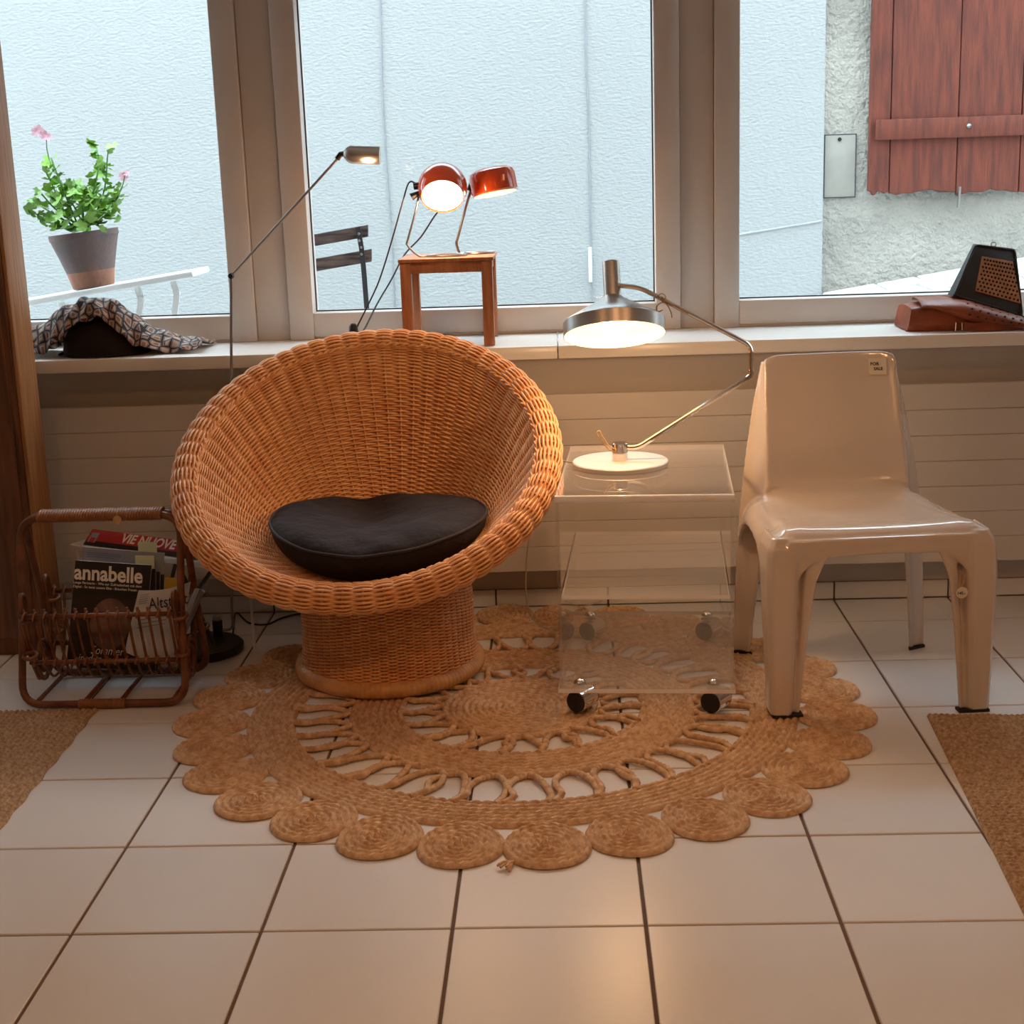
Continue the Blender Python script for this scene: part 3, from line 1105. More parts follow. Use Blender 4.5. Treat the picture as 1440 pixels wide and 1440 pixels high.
# ================================================================== ALUMINIUM TABLE LAMP
LYp = -.575
lb = at_z(872, 647, .548)
LX = lb[0]
lamp = thing('table_lamp', 'aluminium table lamp with flat wide shade and jointed chrome arm on the acrylic trolley', 'lamp', (LX, LYp, .5355))
MB().lathe([(.110, .5355), (.117, .5365), (.1185, .546), (.116, .5485), (.002, .5492)], 64, Matrix.Translation((LX, LYp, 0))).build('base', MT['alu_base'], lamp)
MB().lathe([(.0195, .549), (.0195, .591), (.018, .593), (.001, .593)], 24, Matrix.Translation((LX, LYp, 0))).build('post', MT['chrome'], lamp)
pl = lambda x, y, d=0: at_y(x, y, LYp + d)
low = [pl(874, 629), pl(896, 630), pl(1052, 531)]
MB().tube(round_path(low, .02), .0062, 10).build('lower_arm', MT['chrome'], lamp)
MB().tube([pl(1049, 534), pl(1056, 528), pl(1056.5, 520)], .0072, 10).tube([pl(1056.3, 524), pl(1056.3, 505)], .0055, 10).build('joint', MT['chrome'], lamp)
upp = [pl(1056.3, 508), pl(1056, 486), pl(900, 404.5), pl(866, 401)]
MB().tube(round_path(upp, .022), .0058, 10).build('upper_arm', MT['chrome'], lamp)
ca, cb = pl(857, 366), pl(861.5, 482)     # shade axis
ax = unit(ca - cb)
ax = unit(ax + V(0, .40, 0))          # the shade is tipped up towards the room
q = Vector((0, 0, 1)).rotation_difference(Vector(ax)).to_matrix().to_4x4()
SM = Matrix.Translation(Vector(pl(861.5, 419))) @ q
neck = MB().lathe([(.0212, 0), (.0212, .088), (.0195, .090), (.0185, .088), (.0180, .004)], 32, SM, caps=False)
neck.lathe([(.0185, .084), (.001, .084)], 32, SM, caps=False)
neck.build('neck', MT['alu'], lamp)
RSh = .1225
sh_out = [(.0215, .004), (.030, -.004), (.085, -.036), (RSh - .004, -.056), (RSh, -.060), (RSh, -.092)]
MB().lathe(sh_out, 72, SM, caps=False).build('shade', MT['alu'], lamp)
sh_in = [(r - .0014 if r > .03 else r - .001, z - .0012 if i < 5 else z) for i, (r, z) in enumerate(sh_out)]
MB().lathe(sh_in, 72, SM, caps=False).build('shade_lining', MT['alu_in'], lamp)
MB().lathe([(.012, -.004), (.0145, -.018), (.024, -.036), (.033, -.058), (.034, -.072), (.026, -.090), (.012, -.099), (.001, -.101)], 24, SM).build('bulb', MT['bulb'], lamp)
lc = SM @ Vector((0, 0, -.100))
lamp_light('table_lamp_light', SM @ Vector((0, 0, -.132)), 3.8, .03)
# string bows with tags
sb = MB()
p = pl(933, 425)
for pts in ([(930, 421), (926, 416), (931, 413), (936, 417), (933, 424)], [(933, 424), (939, 430), (944, 440), (945, 447)], [(933, 424), (924, 430), (925, 438), (932, 436)], [(935, 427), (948, 430), (958, 436), (968, 441)]):
    sb.tube(smooth_path([pl(x, y, -.009) for x, y in pts], 4), .0014, 5)
sb.tube([pl(930, 418, -.008), pl(934, 426, -.008)], .0035, 6)
sb.build('string_bow', MT['string'], lamp)
sb = MB()
for pts in ([(868, 633), (858, 628), (851, 620), (846, 612)], [(866, 636), (856, 632), (849, 622), (845, 613)], [(846, 612), (843, 606), (839, 609), (842, 614)]):
    sb.tube(smooth_path([pl(x, y, -.016) for x, y in pts], 4), .0016, 5)
sb.build('string_tie', MT['string'], lamp)
# clear flex from the lamp base down behind the trolley
fx = [V(LX - .112, LYp + .02, .5415), V(LX - .14, LYp + .05, .540), V(-.035, -.46, .537), V(-.062, -.42, .47), at_y(741, 780, -.40), at_y(744, 860, -.36), V(-.045, -.30, .026), V(.02, -.12, .022), V(.10, -.03, .02)]
MB().tube(smooth_path(fx, 6), .0022, 6).build('flex', MT['cord_clear'], lamp)

# ================================================================== MOULDED PLASTIC CHAIR
CH = thing('moulded_chair', 'glossy cream moulded fibreglass chair with arched front', 'chair', (.698, -.700, 0), math.radians(4.5))
foot_z = lambda s: RH if s < 0 else .004      # two feet press on the jute rug, two stand on the tiles
prof = [(.290, .779), (.276, .735), (.256, .665), (.232, .585), (.208, .505), (.192, .462), (.168, .434), (.125, .424), (.06, .422), (-.02, .425), (-.10, .432), (-.16, .437), (-.190, .434), (-.208, .420), (-.216, .398), (-.217, .388)]
wid = [.166, .169, .172, .175, .178, .182, .194, .210, .222, .232, .242, .248, .246, .236, .215, .205]


def prof_at(f):
    k = f * (len(prof) - 1)
    i = min(int(k), len(prof) - 2)
    t_ = k - i
    return [prof[i][j] * (1 - t_) + prof[i + 1][j] * t_ for j in (0, 1)], wid[i] * (1 - t_) + wid[i + 1] * t_




def seat_dz(u, y, z):
    k = min(1, max(0, (.47 - z) / .04))
    return (.010 * min(abs(u), .8) ** 3 - .030 * max(0, (abs(u) - .80) / .20) ** 2.0) * k * (1 if y > -.19 else .5)


body = MB()
G = []
PP = smooth_path([V(p[0], p[1], w) for p, w in zip(prof, wid)], 4)
for y, z, w in PP:
    row = []
    for k in range(17):
        u = -1 + 2 * k / 16
        dz = seat_dz(u, y, z)
        dy = -.012 * abs(u) ** 3 if z > .46 else 0
        if z > .765:
            dz = -.010 * abs(u) ** 12
        row.append(V(u * w, y + dy, z + dz))
    G.append(row)
body.sheet(G, .011)
for s in (-1, 1):
    # rear flange: from the back's edge out and down to the foot
    inner = [(.160, .280, .764), (.168, .254, .68), (.174, .224, .58), (.178, .196, .49), (.176, .186, .43), (.174, .190, .375), (.181, .197, .31), (.194, .207, .20), (.205, .216, .09), (.212, .221, .004)]
    outer = [(.167, .292, .762), (.188, .288, .68), (.206, .274, .58), (.220, .262, .49), (.228, .254, .43), (.235, .248, .375), (.240, .245, .31), (.246, .243, .20), (.251, .242, .09), (.254, .242, .004)]
    inner[-1], outer[-1] = inner[-1][:2] + (foot_z(s),), outer[-1][:2] + (foot_z(s),)
    a_, b_ = smooth_path([V(*p) for p in inner], 4), smooth_path([V(*p) for p in outer], 4)
    g = [[(a_[i] * (1 - t_) + b_[i] * t_ + V(0, .010 * math.sin(math.pi * t_), 0)) * V(s, 1, 1) for t_ in np.linspace(0, 1, 7)] for i in range(len(a_))]
    body.sheet(g, .010)
    # side apron with arch
    g = []
    for y in np.linspace(-.150, .235, 22):
        f = (y + .150) / .385
        rows_ = [r_ for r_ in PP if r_[1] < .455 and r_[0] > -.2]
        near = min(rows_, key=lambda r_: abs(r_[0] - min(y, .16)))
        xt = .80 * near[2]
        zt = near[1] + seat_dz(.80, y, near[1])
        xb = .258 - .022 * f
        zb = .388 - .085 * (abs(f - .5) * 2) ** 3.0
        g.append([V(s * (xt + (xb - xt) * math.sin(t_ * math.pi / 2) ** .9), y, zt + (zb - zt) * (1 - math.cos(t_ * math.pi / 2)) ** .95) for t_ in np.linspace(0, 1, 11)])
    body.sheet(g, .010)
    # front post
    sec = {.0: [(-.250, -.172), (-.251, -.222), (-.246, -.228), (-.216, -.230), (-.210, -.222), (-.206, -.202), (-.202, -.200), (-.196, -.212), (-.188, -.216)],
           .20: [(-.257, -.155), (-.258, -.216), (-.250, -.226), (-.212, -.230), (-.203, -.222), (-.199, -.186), (-.189, -.184), (-.182, -.208), (-.170, -.216)],
           .33: [(-.261, -.140), (-.262, -.210), (-.252, -.223), (-.208, -.229), (-.198, -.218), (-.193, -.180), (-.180, -.178), (-.172, -.205), (-.152, -.217)],
           .40: [(-.258, -.120), (-.259, -.203), (-.250, -.218), (-.204, -.225), (-.193, -.212), (-.187, -.182), (-.173, -.184), (-.164, -.206), (-.120, -.217)],
           .428: [(-.244, -.10), (-.245, -.190), (-.238, -.202), (-.204, -.208), (-.193, -.198), (-.184, -.186), (-.175, -.190), (-.164, -.198), (-.13, -.207)]}
    zs = sorted(sec)
    g = []
    for z in np.linspace(foot_z(s), .428, 34):
        i = max(k for k in range(len(zs) - 1) if zs[k] <= z + 1e-9)
        t_ = (z - zs[i]) / (zs[i + 1] - zs[i])
        g.append([V(s * abs(p[0] * (1 - t_) + q_[0] * t_), p[1] * (1 - t_) + q_[1] * t_, z) for p, q_ in zip(sec[zs[i]], sec[zs[i + 1]])])
    body.sheet(g, .010)
# front apron with arch
g = []
for x in np.linspace(-.215, .215, 40):
    f = abs(x) / .215
    zb = .386 - .006 * f - .085 * max(0, (f - .55) / .45) ** 2.4
    g.append([V(x, -.2165 + .002 * t_, .425 + (zb - .425) * t_) for t_ in np.linspace(0, 1, 7)])
body.sheet(g, .011)

tmp_me = body.mesh('chair_shell_raw', MT['plastic'])
bm = bmesh.new()
bm.from_mesh(tmp_me)
bmesh.ops.recalc_face_normals(bm, faces=bm.faces)
bm.to_mesh(tmp_me)
bm.free()
tmp = bpy.data.objects.new('chair_shell_raw', tmp_me)
COL.objects.link(tmp)
md = tmp.modifiers.new('fuse', 'REMESH')
md.mode = 'VOXEL'
md.voxel_size = .0034
md.use_smooth_shade = True
md2 = tmp.modifiers.new('soften', 'SMOOTH')
md2.factor = .5
md2.iterations = 9
dg = bpy.context.evaluated_depsgraph_get()
shell_me = bpy.data.meshes.new_from_object(tmp.evaluated_get(dg))
bpy.data.objects.remove(tmp)
shell_me.name = 'shell'
shell_me.materials.clear()
shell_me.materials.append(MT['plastic'])
shade(shell_me, 180)
link('shell', shell_me, CH)
for pts in ([(-.256, -.168), (-.256, -.234), (-.184, -.234), (-.184, -.205), (-.238, -.214), (-.238, -.168)], [(.256, -.168), (.238, -.168), (.238, -.214), (.184, -.205), (.184, -.234), (.256, -.234)],
            [(-.258, .249), (-.212, .229), (-.209, .214), (-.258, .234)], [(.258, .249), (.258, .234), (.209, .214), (.212, .229)]):
    zf = RH - .002 if pts[0][0] < 0 else .0003
    MB().poly([V(x * .99, y, zf) for x, y in pts], .006, (0, 0, 1)).build('foot_strip', MT['rubber'], CH, world_coords=False)
# handwritten note on the back and price tag on the leg
Mi = BASIS[CH]


def back_pt(x, z):
    for i in range(len(PP) - 1):
        if PP[i][1] >= z >= PP[i + 1][1]:
            t_ = (PP[i][1] - z) / (PP[i][1] - PP[i + 1][1])
            y = PP[i][0] * (1 - t_) + PP[i + 1][0] * t_
            u = abs(x) / .168
            return V(x, y - .012 * u ** 3 - .0062, z)


nz0, nz1 = .762, .722
cor = [back_pt(.098, nz1), back_pt(.142, nz1), back_pt(.142, nz0), back_pt(.098, nz0)]
note = MB().poly([p + V(0, -.002, 0) for p in cor], .0006, (0, -1, 0)).build('paper_note', MT['paper_tag'], CH, world_coords=False)
wp = lambda p: np.array(Mi @ Vector(p))
r_ = wp(cor[1]) - wp(cor[0])
u_ = wp(cor[3]) - wp(cor[0])
o_ = wp(cor[0] + V(0, -.0028, 0))
text_on('FOR', .0115, o_ + unit(r_) * .004 + unit(u_) * .024, r_, u_, MT['ink'], 'note_writing', CH, bold=.0003)
text_on('SALE', .0105, o_ + unit(r_) * .012 + unit(u_) * .012, r_, u_, MT['ink'], 'note_writing', CH, bold=.0003)
tc_ = V(.176, -.236, .292)
tg = MB().lathe([(.0135, 0), (.0135, .0008)], 20, Matrix.Translation(tc_) @ Matrix.Rotation(math.pi / 2, 4, 'X'))
tg = tg.build('price_tag', MT['paper_tag'], CH, world_coords=False)
MB().tube(smooth_path([tc_ + V(0, 0, .013), tc_ + V(.004, .004, .024), V(.186, -.224, .330)], 4), .0008, 5).tube(smooth_path([tc_ + V(0, 0, .013), tc_ + V(-.003, .004, .022), V(.176, -.222, .330)], 4), .0008, 5).build('tag_string', MT['string'], CH, world_coords=False)
text_on('145.-', .0095, wp(tc_ + V(-.0115, -.0012, -.004)), wp(tc_ + V(1, 0, 0)) - wp(tc_), V(0, 0, 1), MT['ink'], 'tag_writing', CH, bold=.0003)

# ================================================================== RATTAN MAGAZINE RACK
RX0, RX1 = -1.345, -.945
RYc = -.652
rk = thing('magazine_rack', 'dark rattan magazine rack with cane-wrapped handle', 'magazine rack', ((RX0 + RX1) / 2, RYc, 0))
zf = .0126
for sy, yf in ((-1, -.772), (1, -.536)):
    yt = RYc + sy * .012
    path = [V((RX0 + RX1) / 2, yt, .462), V(RX1, yt, .460), V(RX1 - .003, (yt + yf) / 2 - sy * .0, .25), V(RX1 + .004, yf, zf), V((RX0 + RX1) / 2, yf, zf), V(RX0 - .004, yf, zf), V(RX0 + .003, (yt + yf) / 2, .25), V(RX0, yt, .460), V((RX0 + RX1) / 2, yt, .462)]
    pts = round_path(path, .055, 7)
    MB().tube(pts[:-1], .0095, 10, closed=True).build('frame_loop', MT['rattan'], rk, angle=180)
# wrapped handle and wrapped foot
wr = MB()
for k in range(46):
    x = RX0 + .05 + (RX1 - RX0 - .1) * k / 45
    w = .0028 if k % 7 else .0034
    R = []
    for a in np.linspace(0, 2 * math.pi, 13)[:-1]:
        R.append(V(x + .002 * math.sin(a), RYc + .0245 * math.cos(a), .462 + .0125 * math.sin(a)))
    wr.tube(R, .0042 if k % 6 else .0048, 5, closed=True)
wr.build('handle_wrapping', MT['rattan_wrap'], rk, angle=180)['kind'] = 'stuff'
wr = MB()
for k in range(24):
    x = RX0 + .14 + .0048 * k
    wr.tube([V(x, -.772 + .0105 * math.cos(a), zf + .0105 * math.sin(a)) for a in np.linspace(0, 2 * math.pi, 11)[:-1]], .0028, 5, closed=True)
wr.build('foot_wrapping', MT['rattan_wrap'], rk, angle=180)['kind'] = 'stuff'
# floor cross bars between the two feet
for x in (RX0 + .03, RX0 + .15, RX1 - .16, RX1 - .03):
    MB().tube([V(x, -.772, zf + .004), V(x, -.536, zf + .004)], .0055, 8).build('foot_bar', MT['rattan'], rk, angle=180)
# trough of bent rods


def trough(a):
    """a in 0..1 from front rim to rear rim"""
    t_ = -1 + 2 * a
    y = RYc + .112 * (abs(t_) ** .8) * (1 if t_ > 0 else -1)
    z = .050 + .205 * abs(t_) ** 2.2
    return y, z


nrod = 15
bx0, bx1 = RX0 + .022, RX1 - .022
for k in range(nrod):
    x = bx0 + (bx1 - bx0) * k / (nrod - 1)
    pts = [V(x, *trough(a)) for a in np.linspace(0, 1, 25)]
    MB().tube(pts, .0036, 6).build('rod', MT['rattan'], rk, angle=180)
for a in (.02, .22, .78, .98):
    y, z = trough(a)
    s = -1 if a < .5 else 1
    rl = MB().tube([V(bx0 - .012, y + s * .005, z), V(bx1 + .012, y + s * .005, z)], .0062, 8).build('rail', MT['rattan'], rk, angle=180)
    kn = MB()
    for k in range(nrod):
        x = bx0 + (bx1 - bx0) * k / (nrod - 1)
        kn.tube([V(x + .0035 * math.sin(b_), y + s * .003 + .0105 * math.cos(b_), z + .0095 * math.sin(b_)) for b_ in np.linspace(0, 2 * math.pi, 9)[:-1]], .0026, 5, closed=True)
    kn.build('cane_tie', MT['rattan_wrap'], rl, angle=180)['kind'] = 'stuff'
# end hoops: upright teardrop loops and coil
for xe in (RX0 + .012, RX1 - .012):
    for s in (-1, 1):
        pts = [V(xe, RYc + s * .030, .050), V(xe, RYc + s * .070, .120), V(xe, RYc + s * .098, .220), V(xe, RYc + s * .100, .268), V(xe, RYc + s * .086, .285), V(xe, RYc + s * .072, .268), V(xe, RYc + s * .078, .220), V(xe, RYc + s * .080, .15), V(xe, RYc + s * .050, .09)]
        MB().tube(smooth_path(pts, 5), .0062, 8).build('end_loop', MT['rattan'], rk, angle=180)
    for r_ in (.038, .022):
        pts = [V(xe + .004, RYc + r_ * math.cos(a), .090 + 1.3 * r_ * math.sin(a)) for a in np.linspace(0, 2 * math.pi, 25)[:-1]]
        MB().tube(pts, .0056, 8, closed=True).build('end_coil', MT['rattan'], rk, angle=180)
    for s in (-1, 1):
        for z in (.225, .135):
            y = RYc + s * (.092 if z > .2 else .104)
            MB().tube([V(xe + .012 + .016 * math.cos(a), y + .016 * math.sin(a), z + .004 * math.sin(a)) for a in np.linspace(0, 2 * math.pi, 13)[:-1]], .0048, 6, closed=True).build('binding', MT['rattan'], rk, angle=180)
c = at_y(165, 731, RYc - .03)
MB().lathe([(.0105, 0), (.0105, .001)], 18, Matrix.Translation(c) @ Matrix.Rotation(math.pi / 2, 4, 'X')).build('price_tag', MT['string'], rk)
MB().tube([c + V(0, .0, .010), c + V(-.002, .012, .026)], .0009, 5).build('tag_string', MT['string'], rk)


def trough_z(y):
    return .050 + .205 * (abs(y - RYc) / .112) ** 2.75 + .0065


def sheet_thing(name, label, px_tl, px_tr, Y_top, z_bot, lean, thick, mats, group=None, cat='magazine', dx_bot=0.0):
    """upright magazine: top corners from the photo at depth Y_top, bottom resting in the trough"""
    tl, tr = at_y(*px_tl, Y_top), at_y(*px_tr, Y_top)
    zt_ = min(tl[2], tr[2])
    for _k in range(8):                  # foot of the sheet rests on the rods of the trough
        z_bot = max(z_bot, trough_z(Y_top - lean * (zt_ - z_bot)))
    h = zt_ - z_bot
    r = unit(tr - tl)
    up = V(-r[2], lean, r[0])
    up = up / up[2] * h
    bl, br = tl - up + V(dx_bot, 0, 0), tr - up + V(dx_bot, 0, 0)
    n = unit(np.cross(r, up))            # towards the viewer
    t = thing(name, label, cat, (bl + br) / 2, 0, group)
    MB().poly([bl - n * thick, br - n * thick, tr - n * thick, tl - n * thick], thick - .0006, n).build('pages', mats[1], t)
    MB().poly([bl - n * .0006, br - n * .0006, tr - n * .0006, tl - n * .0006], .0006, n).build('front_cover', mats[0], t)
    return t, bl, br, tl, tr, r, unit(up), n


# grey journal
t, bl, br, tl, tr, r, u, n = sheet_thing('magazine', 'pale grey-blue journal behind the black magazine in the rattan rack', (116, 769), (231, 778), -.610, .05, .13, .004, (MT['greycover'], MT['paper']))
for k, (dz, w) in enumerate(((.012, .085), (.017, .085), (.022, .07))):
    MB().poly([tl + r * .012 - u * (dz + .0022) + n * .0003, tl + r * (.012 + w) - u * (dz + .0022) + n * .0003, tl + r * (.012 + w) - u * dz + n * .0003, tl + r * .012 - u * dz + n * .0003], .0002, n).build('text_line', pmat('blue_grey_ink', srgb(104, 118, 150), .6) if k == 0 else bpy.data.materials['blue_grey_ink'], t)
# two pale green sticky notes
for px, Yn in (((206, 765), -.606), ((202, 784), -.640)):
    c = at_y(*px, Yn)
    t2 = thing('sticky_note', 'pale green paper marker sticking out of the pale grey-blue journal' if px[1] == 765 else 'pale green paper marker sticking out of the black magazine', 'paper note', c - V(0, 0, .03))
    MB().hexa([c + V(-.024, .0004, -.035), c + V(.024, .0004, -.035), c + V(.024, .0010, -.035), c + V(-.024, .0010, -.035), c + V(-.021, .0004, .006), c + V(.026, .0004, .004), c + V(.026, .0010, .004), c + V(-.021, .0010, .006)]).build('paper_strip', MT['mint'], t2)

# black fashion magazine in front
t, bl, br, tl, tr, r, u, n = sheet_thing('magazine', 'black magazine with white annabelle title and portrait cover in the rattan rack', (106, 788), (213, 795), -.660, .05, .15, .006, (MT['cover'], MT['paper']), dx_bot=-.012)
H_ = np.linalg.norm(tl - bl)
W_ = np.linalg.norm(tr - tl)
uu = unit(tl - bl)
text_on('annabelle', .0530, tl + r * .001 - uu * .046, r, uu, MT['white_ink'], 'title', t, bold=.0014, shear=.0, squeeze=.86, lift=.0012)
text_on('Lange Partnerin - Wie zur Zufriedenheit mit dem', .0088, tl + r * .000 - uu * .0575, r, uu, MT['white_ink'], 'headline', t, bold=.0001, squeeze=.97, lift=.0010)
text_on('Digital - So tanzt unsere Elite - Brauchen Frauen', .0088, tl + r * .000 - uu * .0675, r, uu, MT['white_ink'], 'headline', t, bold=.0001, squeeze=.93, lift=.0010)


def on_cover(pts, mat, name, lift):
    MB().poly([tl + r * (x * W_) - uu * (y * H_) + n * lift for x, y in pts], .0002, n).build(name, mat, t)


on_cover([(0, .995), (.0, .40), (.12, .33), (.4, .31), (.8, .31), (1.0, .36), (1, .995)][::-1], MT['hair'], 'cover_hair', .0002)
face = [(.52 + .26 * math.cos(a), .60 + .255 * math.sin(a)) for a in np.linspace(0, 2 * math.pi, 28)[:-1]]
on_cover(face, MT['skin'], 'cover_face', .0004)
on_cover([(.48 + .075 * math.cos(a), .715 + .022 * math.sin(a)) for a in np.linspace(0, 2 * math.pi, 16)[:-1]], MT['lips'], 'cover_mouth', .0008)
for x in (.38, .62):
    on_cover([(x + .075 * math.cos(a), .50 + .018 * math.sin(a)) for a in np.linspace(0, 2 * math.pi, 14)[:-1]], MT['hair'], 'cover_eye', .0008)
text_on('Sommer', .030, tl + r * W_ * .30 - uu * H_ * .90, r, uu, MT['white_ink'], 'cover_line', t, bold=.0, shear=.3, squeeze=.8, lift=.0012)
text_on('in der Luft', .030, tl + r * W_ * .14 - uu * H_ * .985, r, uu, MT['white_ink'], 'cover_line', t, bold=.0, shear=.3, squeeze=.8, lift=.0012)
# more magazines between
for k in range(3):
    sheet_thing('magazine', ('thin magazine standing directly behind the black annabelle magazine', 'thin magazine standing second behind the black annabelle magazine', 'thin magazine standing third behind the black annabelle magazine, before the grey journal')[k], (112 + 4 * k, 797 + 2 * k), (219 + 6 * k, 800 + 4 * k), -.648 + .010 * k, .05, .15, .005, (MT['cover'], MT['paper']), group='thin magazines behind the portrait cover')

# yellow card
t, bl, br, tl, tr, r, u, n = sheet_thing('yellow_folder', 'mustard yellow card folder in the rattan rack', (219, 811), (252, 813), -.604, .05, .13, .002, (MT['yellow'], MT['yellow']), cat='folder')
# white newspaper with curled top
tl_, tr_ = at_y(195, 830, -.694), at_y(268, 818, -.676)
pn = thing('newspaper', 'white folded newspaper titled Altstadt in the rattan rack', 'newspaper', (tl_ + tr_) / 2 - V(0, 0, .2))
cols = []
for k in range(9):
    f = k / 8
    tp = tl_ * (1 - f) + tr_ * f + V(0, .006 * math.sin(f * 3), -.010 * math.sin(f * math.pi))
    yb_ = tp[1] - .030
    bt = V(tp[0] - .040, yb_, trough_z(yb_ - .004) + .002)
    cols.append([tp + (bt - tp) * g_ + V(0, -.004 * math.sin(math.pi * g_), 0) for g_ in np.linspace(0, 1, 8)])
MB().sheet(cols, .003).build('folded_sheets', MT['paper'], pn)
r = unit(tr_ - tl_)
u = unit(cols[4][0] - cols[4][7])
o = cols[2][0] + (cols[2][7] - cols[2][0]) * .27
text_on('Altstadt', .040, o + V(.003, -.008, 0), r, u, MT['ink'], 'title', pn, bold=.0002, shear=.15, squeeze=.75, lift=.0035)
for k in range(5):
    o2 = cols[0][0] + (cols[0][7] - cols[0][0]) * (.08 + .035 * k) + V(.008, -.0065, 0)
    MB().poly([o2, o2 + r * .022, o2 + r * .022 + u * .0018, o2 + u * .0018], .0002, (0, -1, 0)).build('text_line', MT['greycover'], pn)
for k in range(3):
    o2 = cols[1][0] + (cols[1][7] - cols[1][0]) * (.45 + .06 * k) + V(.0, -.010, 0)
    MB().poly([o2, o2 + r * .07, o2 + r * .07 + u * .0025, o2 + u * .0025], .0002, (0, -1, 0)).build('text_line', MT['greycover'], pn)
# rolled papers by the newspaper
for k, (px, Yk) in enumerate((((277, 828), -.628), ((284, 832), -.612), ((272, 836), -.600))):
    c = at_y(*px, Yk)
    sheet = [[c + V(-.006 + .012 * f, .004 * math.sin(f * 3), 0) + (V(c[0] - .092, c[1] - .012, trough_z(c[1] - .012) + .002) - c) * g_ for g_ in np.linspace(0, 1, 5)] for f in np.linspace(0, 1, 4)]
    t = thing('leaflet', ('white folded leaflet beside the newspaper in the rattan rack', 'grey-blue folded leaflet at the end of the rattan rack', 'buff grey folded leaflet tucked behind the white newspaper')[k], 'leaflet', sheet[1][4])
    MB().sheet(sheet, .002).build('folded_paper', (MT['paper'], MT['greycover'], MT['hatch'])[k], t)

# ================================================================== SMALL WHITE FOLDING STAND BEHIND THE RACK
ZS = .280
SA, SBn, SF = at_z(206, 780, ZS), at_z(308, 794, ZS), at_z(148, 750, ZS)
su = unit(SBn - SA)
sv = V(-su[1], su[0], 0)
s0_, s1_ = np.dot(SF - SA, su) - .004, np.dot(SBn - SA, su)
dp = min(np.dot(SF - SA, sv) + .006, .140)
sp_ = lambda s_, t_, z: V(SA[0], SA[1], 0) + su * s_ + sv * t_ + V(0, 0, z)
fs_ = thing('folding_stand', 'low white metal folding stand with dark crossed struts behind the rack', 'stand', sp_((s0_ + s1_) / 2, dp / 2, 0))
MB().hexa([sp_(s0_, 0, ZS - .016), sp_(s1_, 0, ZS - .016), sp_(s1_, dp, ZS - .016), sp_(s0_, dp, ZS - .016), sp_(s0_, 0, ZS), sp_(s1_, 0, ZS), sp_(s1_, dp, ZS), sp_(s0_, dp, ZS)]).build('top_plate', MT['white'], fs_, bevel=.003)
for s_, t_ in ((s0_ + .015, .012), (s0_ + .015, dp - .012), (s1_ - .012, dp - .012)):
    MB().tube([sp_(s_, t_, ZS - .014), sp_(s_, t_, .001)], .0042, 8).build('leg', MT['white'], fs_)
MB().beam(sp_(s0_ + .015, .012, .05), sp_(.10, .012, .05), .004, .010).build('crossbar', MT['black'], fs_)


def on_front(x, y):
    d = _ray(x, y)
    o_ = SA + sv * .012
    return CAM + d * (np.dot(o_ - CAM, sv) / np.dot(d, sv))


for a_, b_ in (((247, 792), (234, 846)), ((250, 792), (274, 846)), ((300, 799), (262, 852)), ((202, 786), (222, 846))):
    q0, q1 = on_front(*a_), on_front(*b_)
    q0, q1 = q0 + (q1 - q0) * max(0, (q0[2] - ZS + .012) / (q0[2] - q1[2])), q0 + (q1 - q0) * ((q0[2] - (.004 if a_[0] == 300 else .05)) / (q0[2] - q1[2]))
    MB().beam(q0, q1, .010, .004, sv).build('strut', MT['black'], fs_)
# red weekly folded open like a low tent, propped on the stand
t = thing('magazine', 'red illustrated weekly with white VIE NUOVE title propped on the white folding stand', 'magazine', sp_((s0_ + s1_) / 2, .05, ZS))
m0, m1 = s0_ + .048, s1_ - .004
zm = ZS + .0024
fb, rd_, bk_ = (.006, 0.0), (.046, .035), (.098, 0.0)     # front foot, ridge, rear foot (across, up)
lu = unit(sv * (rd_[0] - fb[0]) + V(0, 0, rd_[1]))
Lf = math.hypot(rd_[0] - fb[0], rd_[1])
lp = lambda s_, w_, e_=0.0: sp_(s_, fb[0], zm) + lu * w_ + np.cross(su, lu) * e_
MB().poly([lp(m0, 0, -.0035), lp(m1, 0, -.0035), lp(m1, Lf, -.0035), lp(m0, Lf, -.0035)], .003, np.cross(su, lu)).build('pages', MT['paper'], t)
MB().poly([lp(m0, 0, -.0005), lp(m1, 0, -.0005), lp(m1, Lf, -.0005), lp(m0, Lf, -.0005)], .0005, np.cross(su, lu)).build('front_cover', MT['cover'], t)
zb_ = ZS + .0002
MB().hexa([sp_(m0, bk_[0], zb_), sp_(m1, bk_[0], zb_), sp_(m1, bk_[0] + .003, zb_), sp_(m0, bk_[0] + .003, zb_), sp_(m0, rd_[0] - .001, zm + rd_[1] - .002), sp_(m1, rd_[0] - .001, zm + rd_[1] - .002), sp_(m1, rd_[0] + .002, zm + rd_[1] - .001), sp_(m0, rd_[0] + .002, zm + rd_[1] - .001)]).build('back_pages', MT['paper'], t)


def patch(s_, e_, w0, w1, lift, name, mat):
    MB().poly([lp(s_, w0, lift), lp(e_, w0, lift), lp(e_, w1, lift), lp(s_, w1, lift)], .0002, np.cross(su, lu)).build(name, mat, t)


patch(m0, m1, .016, Lf, .0001, 'title_band', MT['red_ink'])
ts = np.dot(at_z(164, 766, ZS + .03) - SA, su) - .050
text_on('VIE NUOVE', .0400, lp(ts, .0225), su, lu, MT['white_ink'], 'title', t, bold=.0012, squeeze=.98, lift=.0008)
patch(m0 + .008, m0 + .036, .010, .042, .0004, 'emblem', MT['greycover'])
patch(m0 + .014, m0 + .031, .010, .026, .0007, 'emblem', MT['red_ink'])

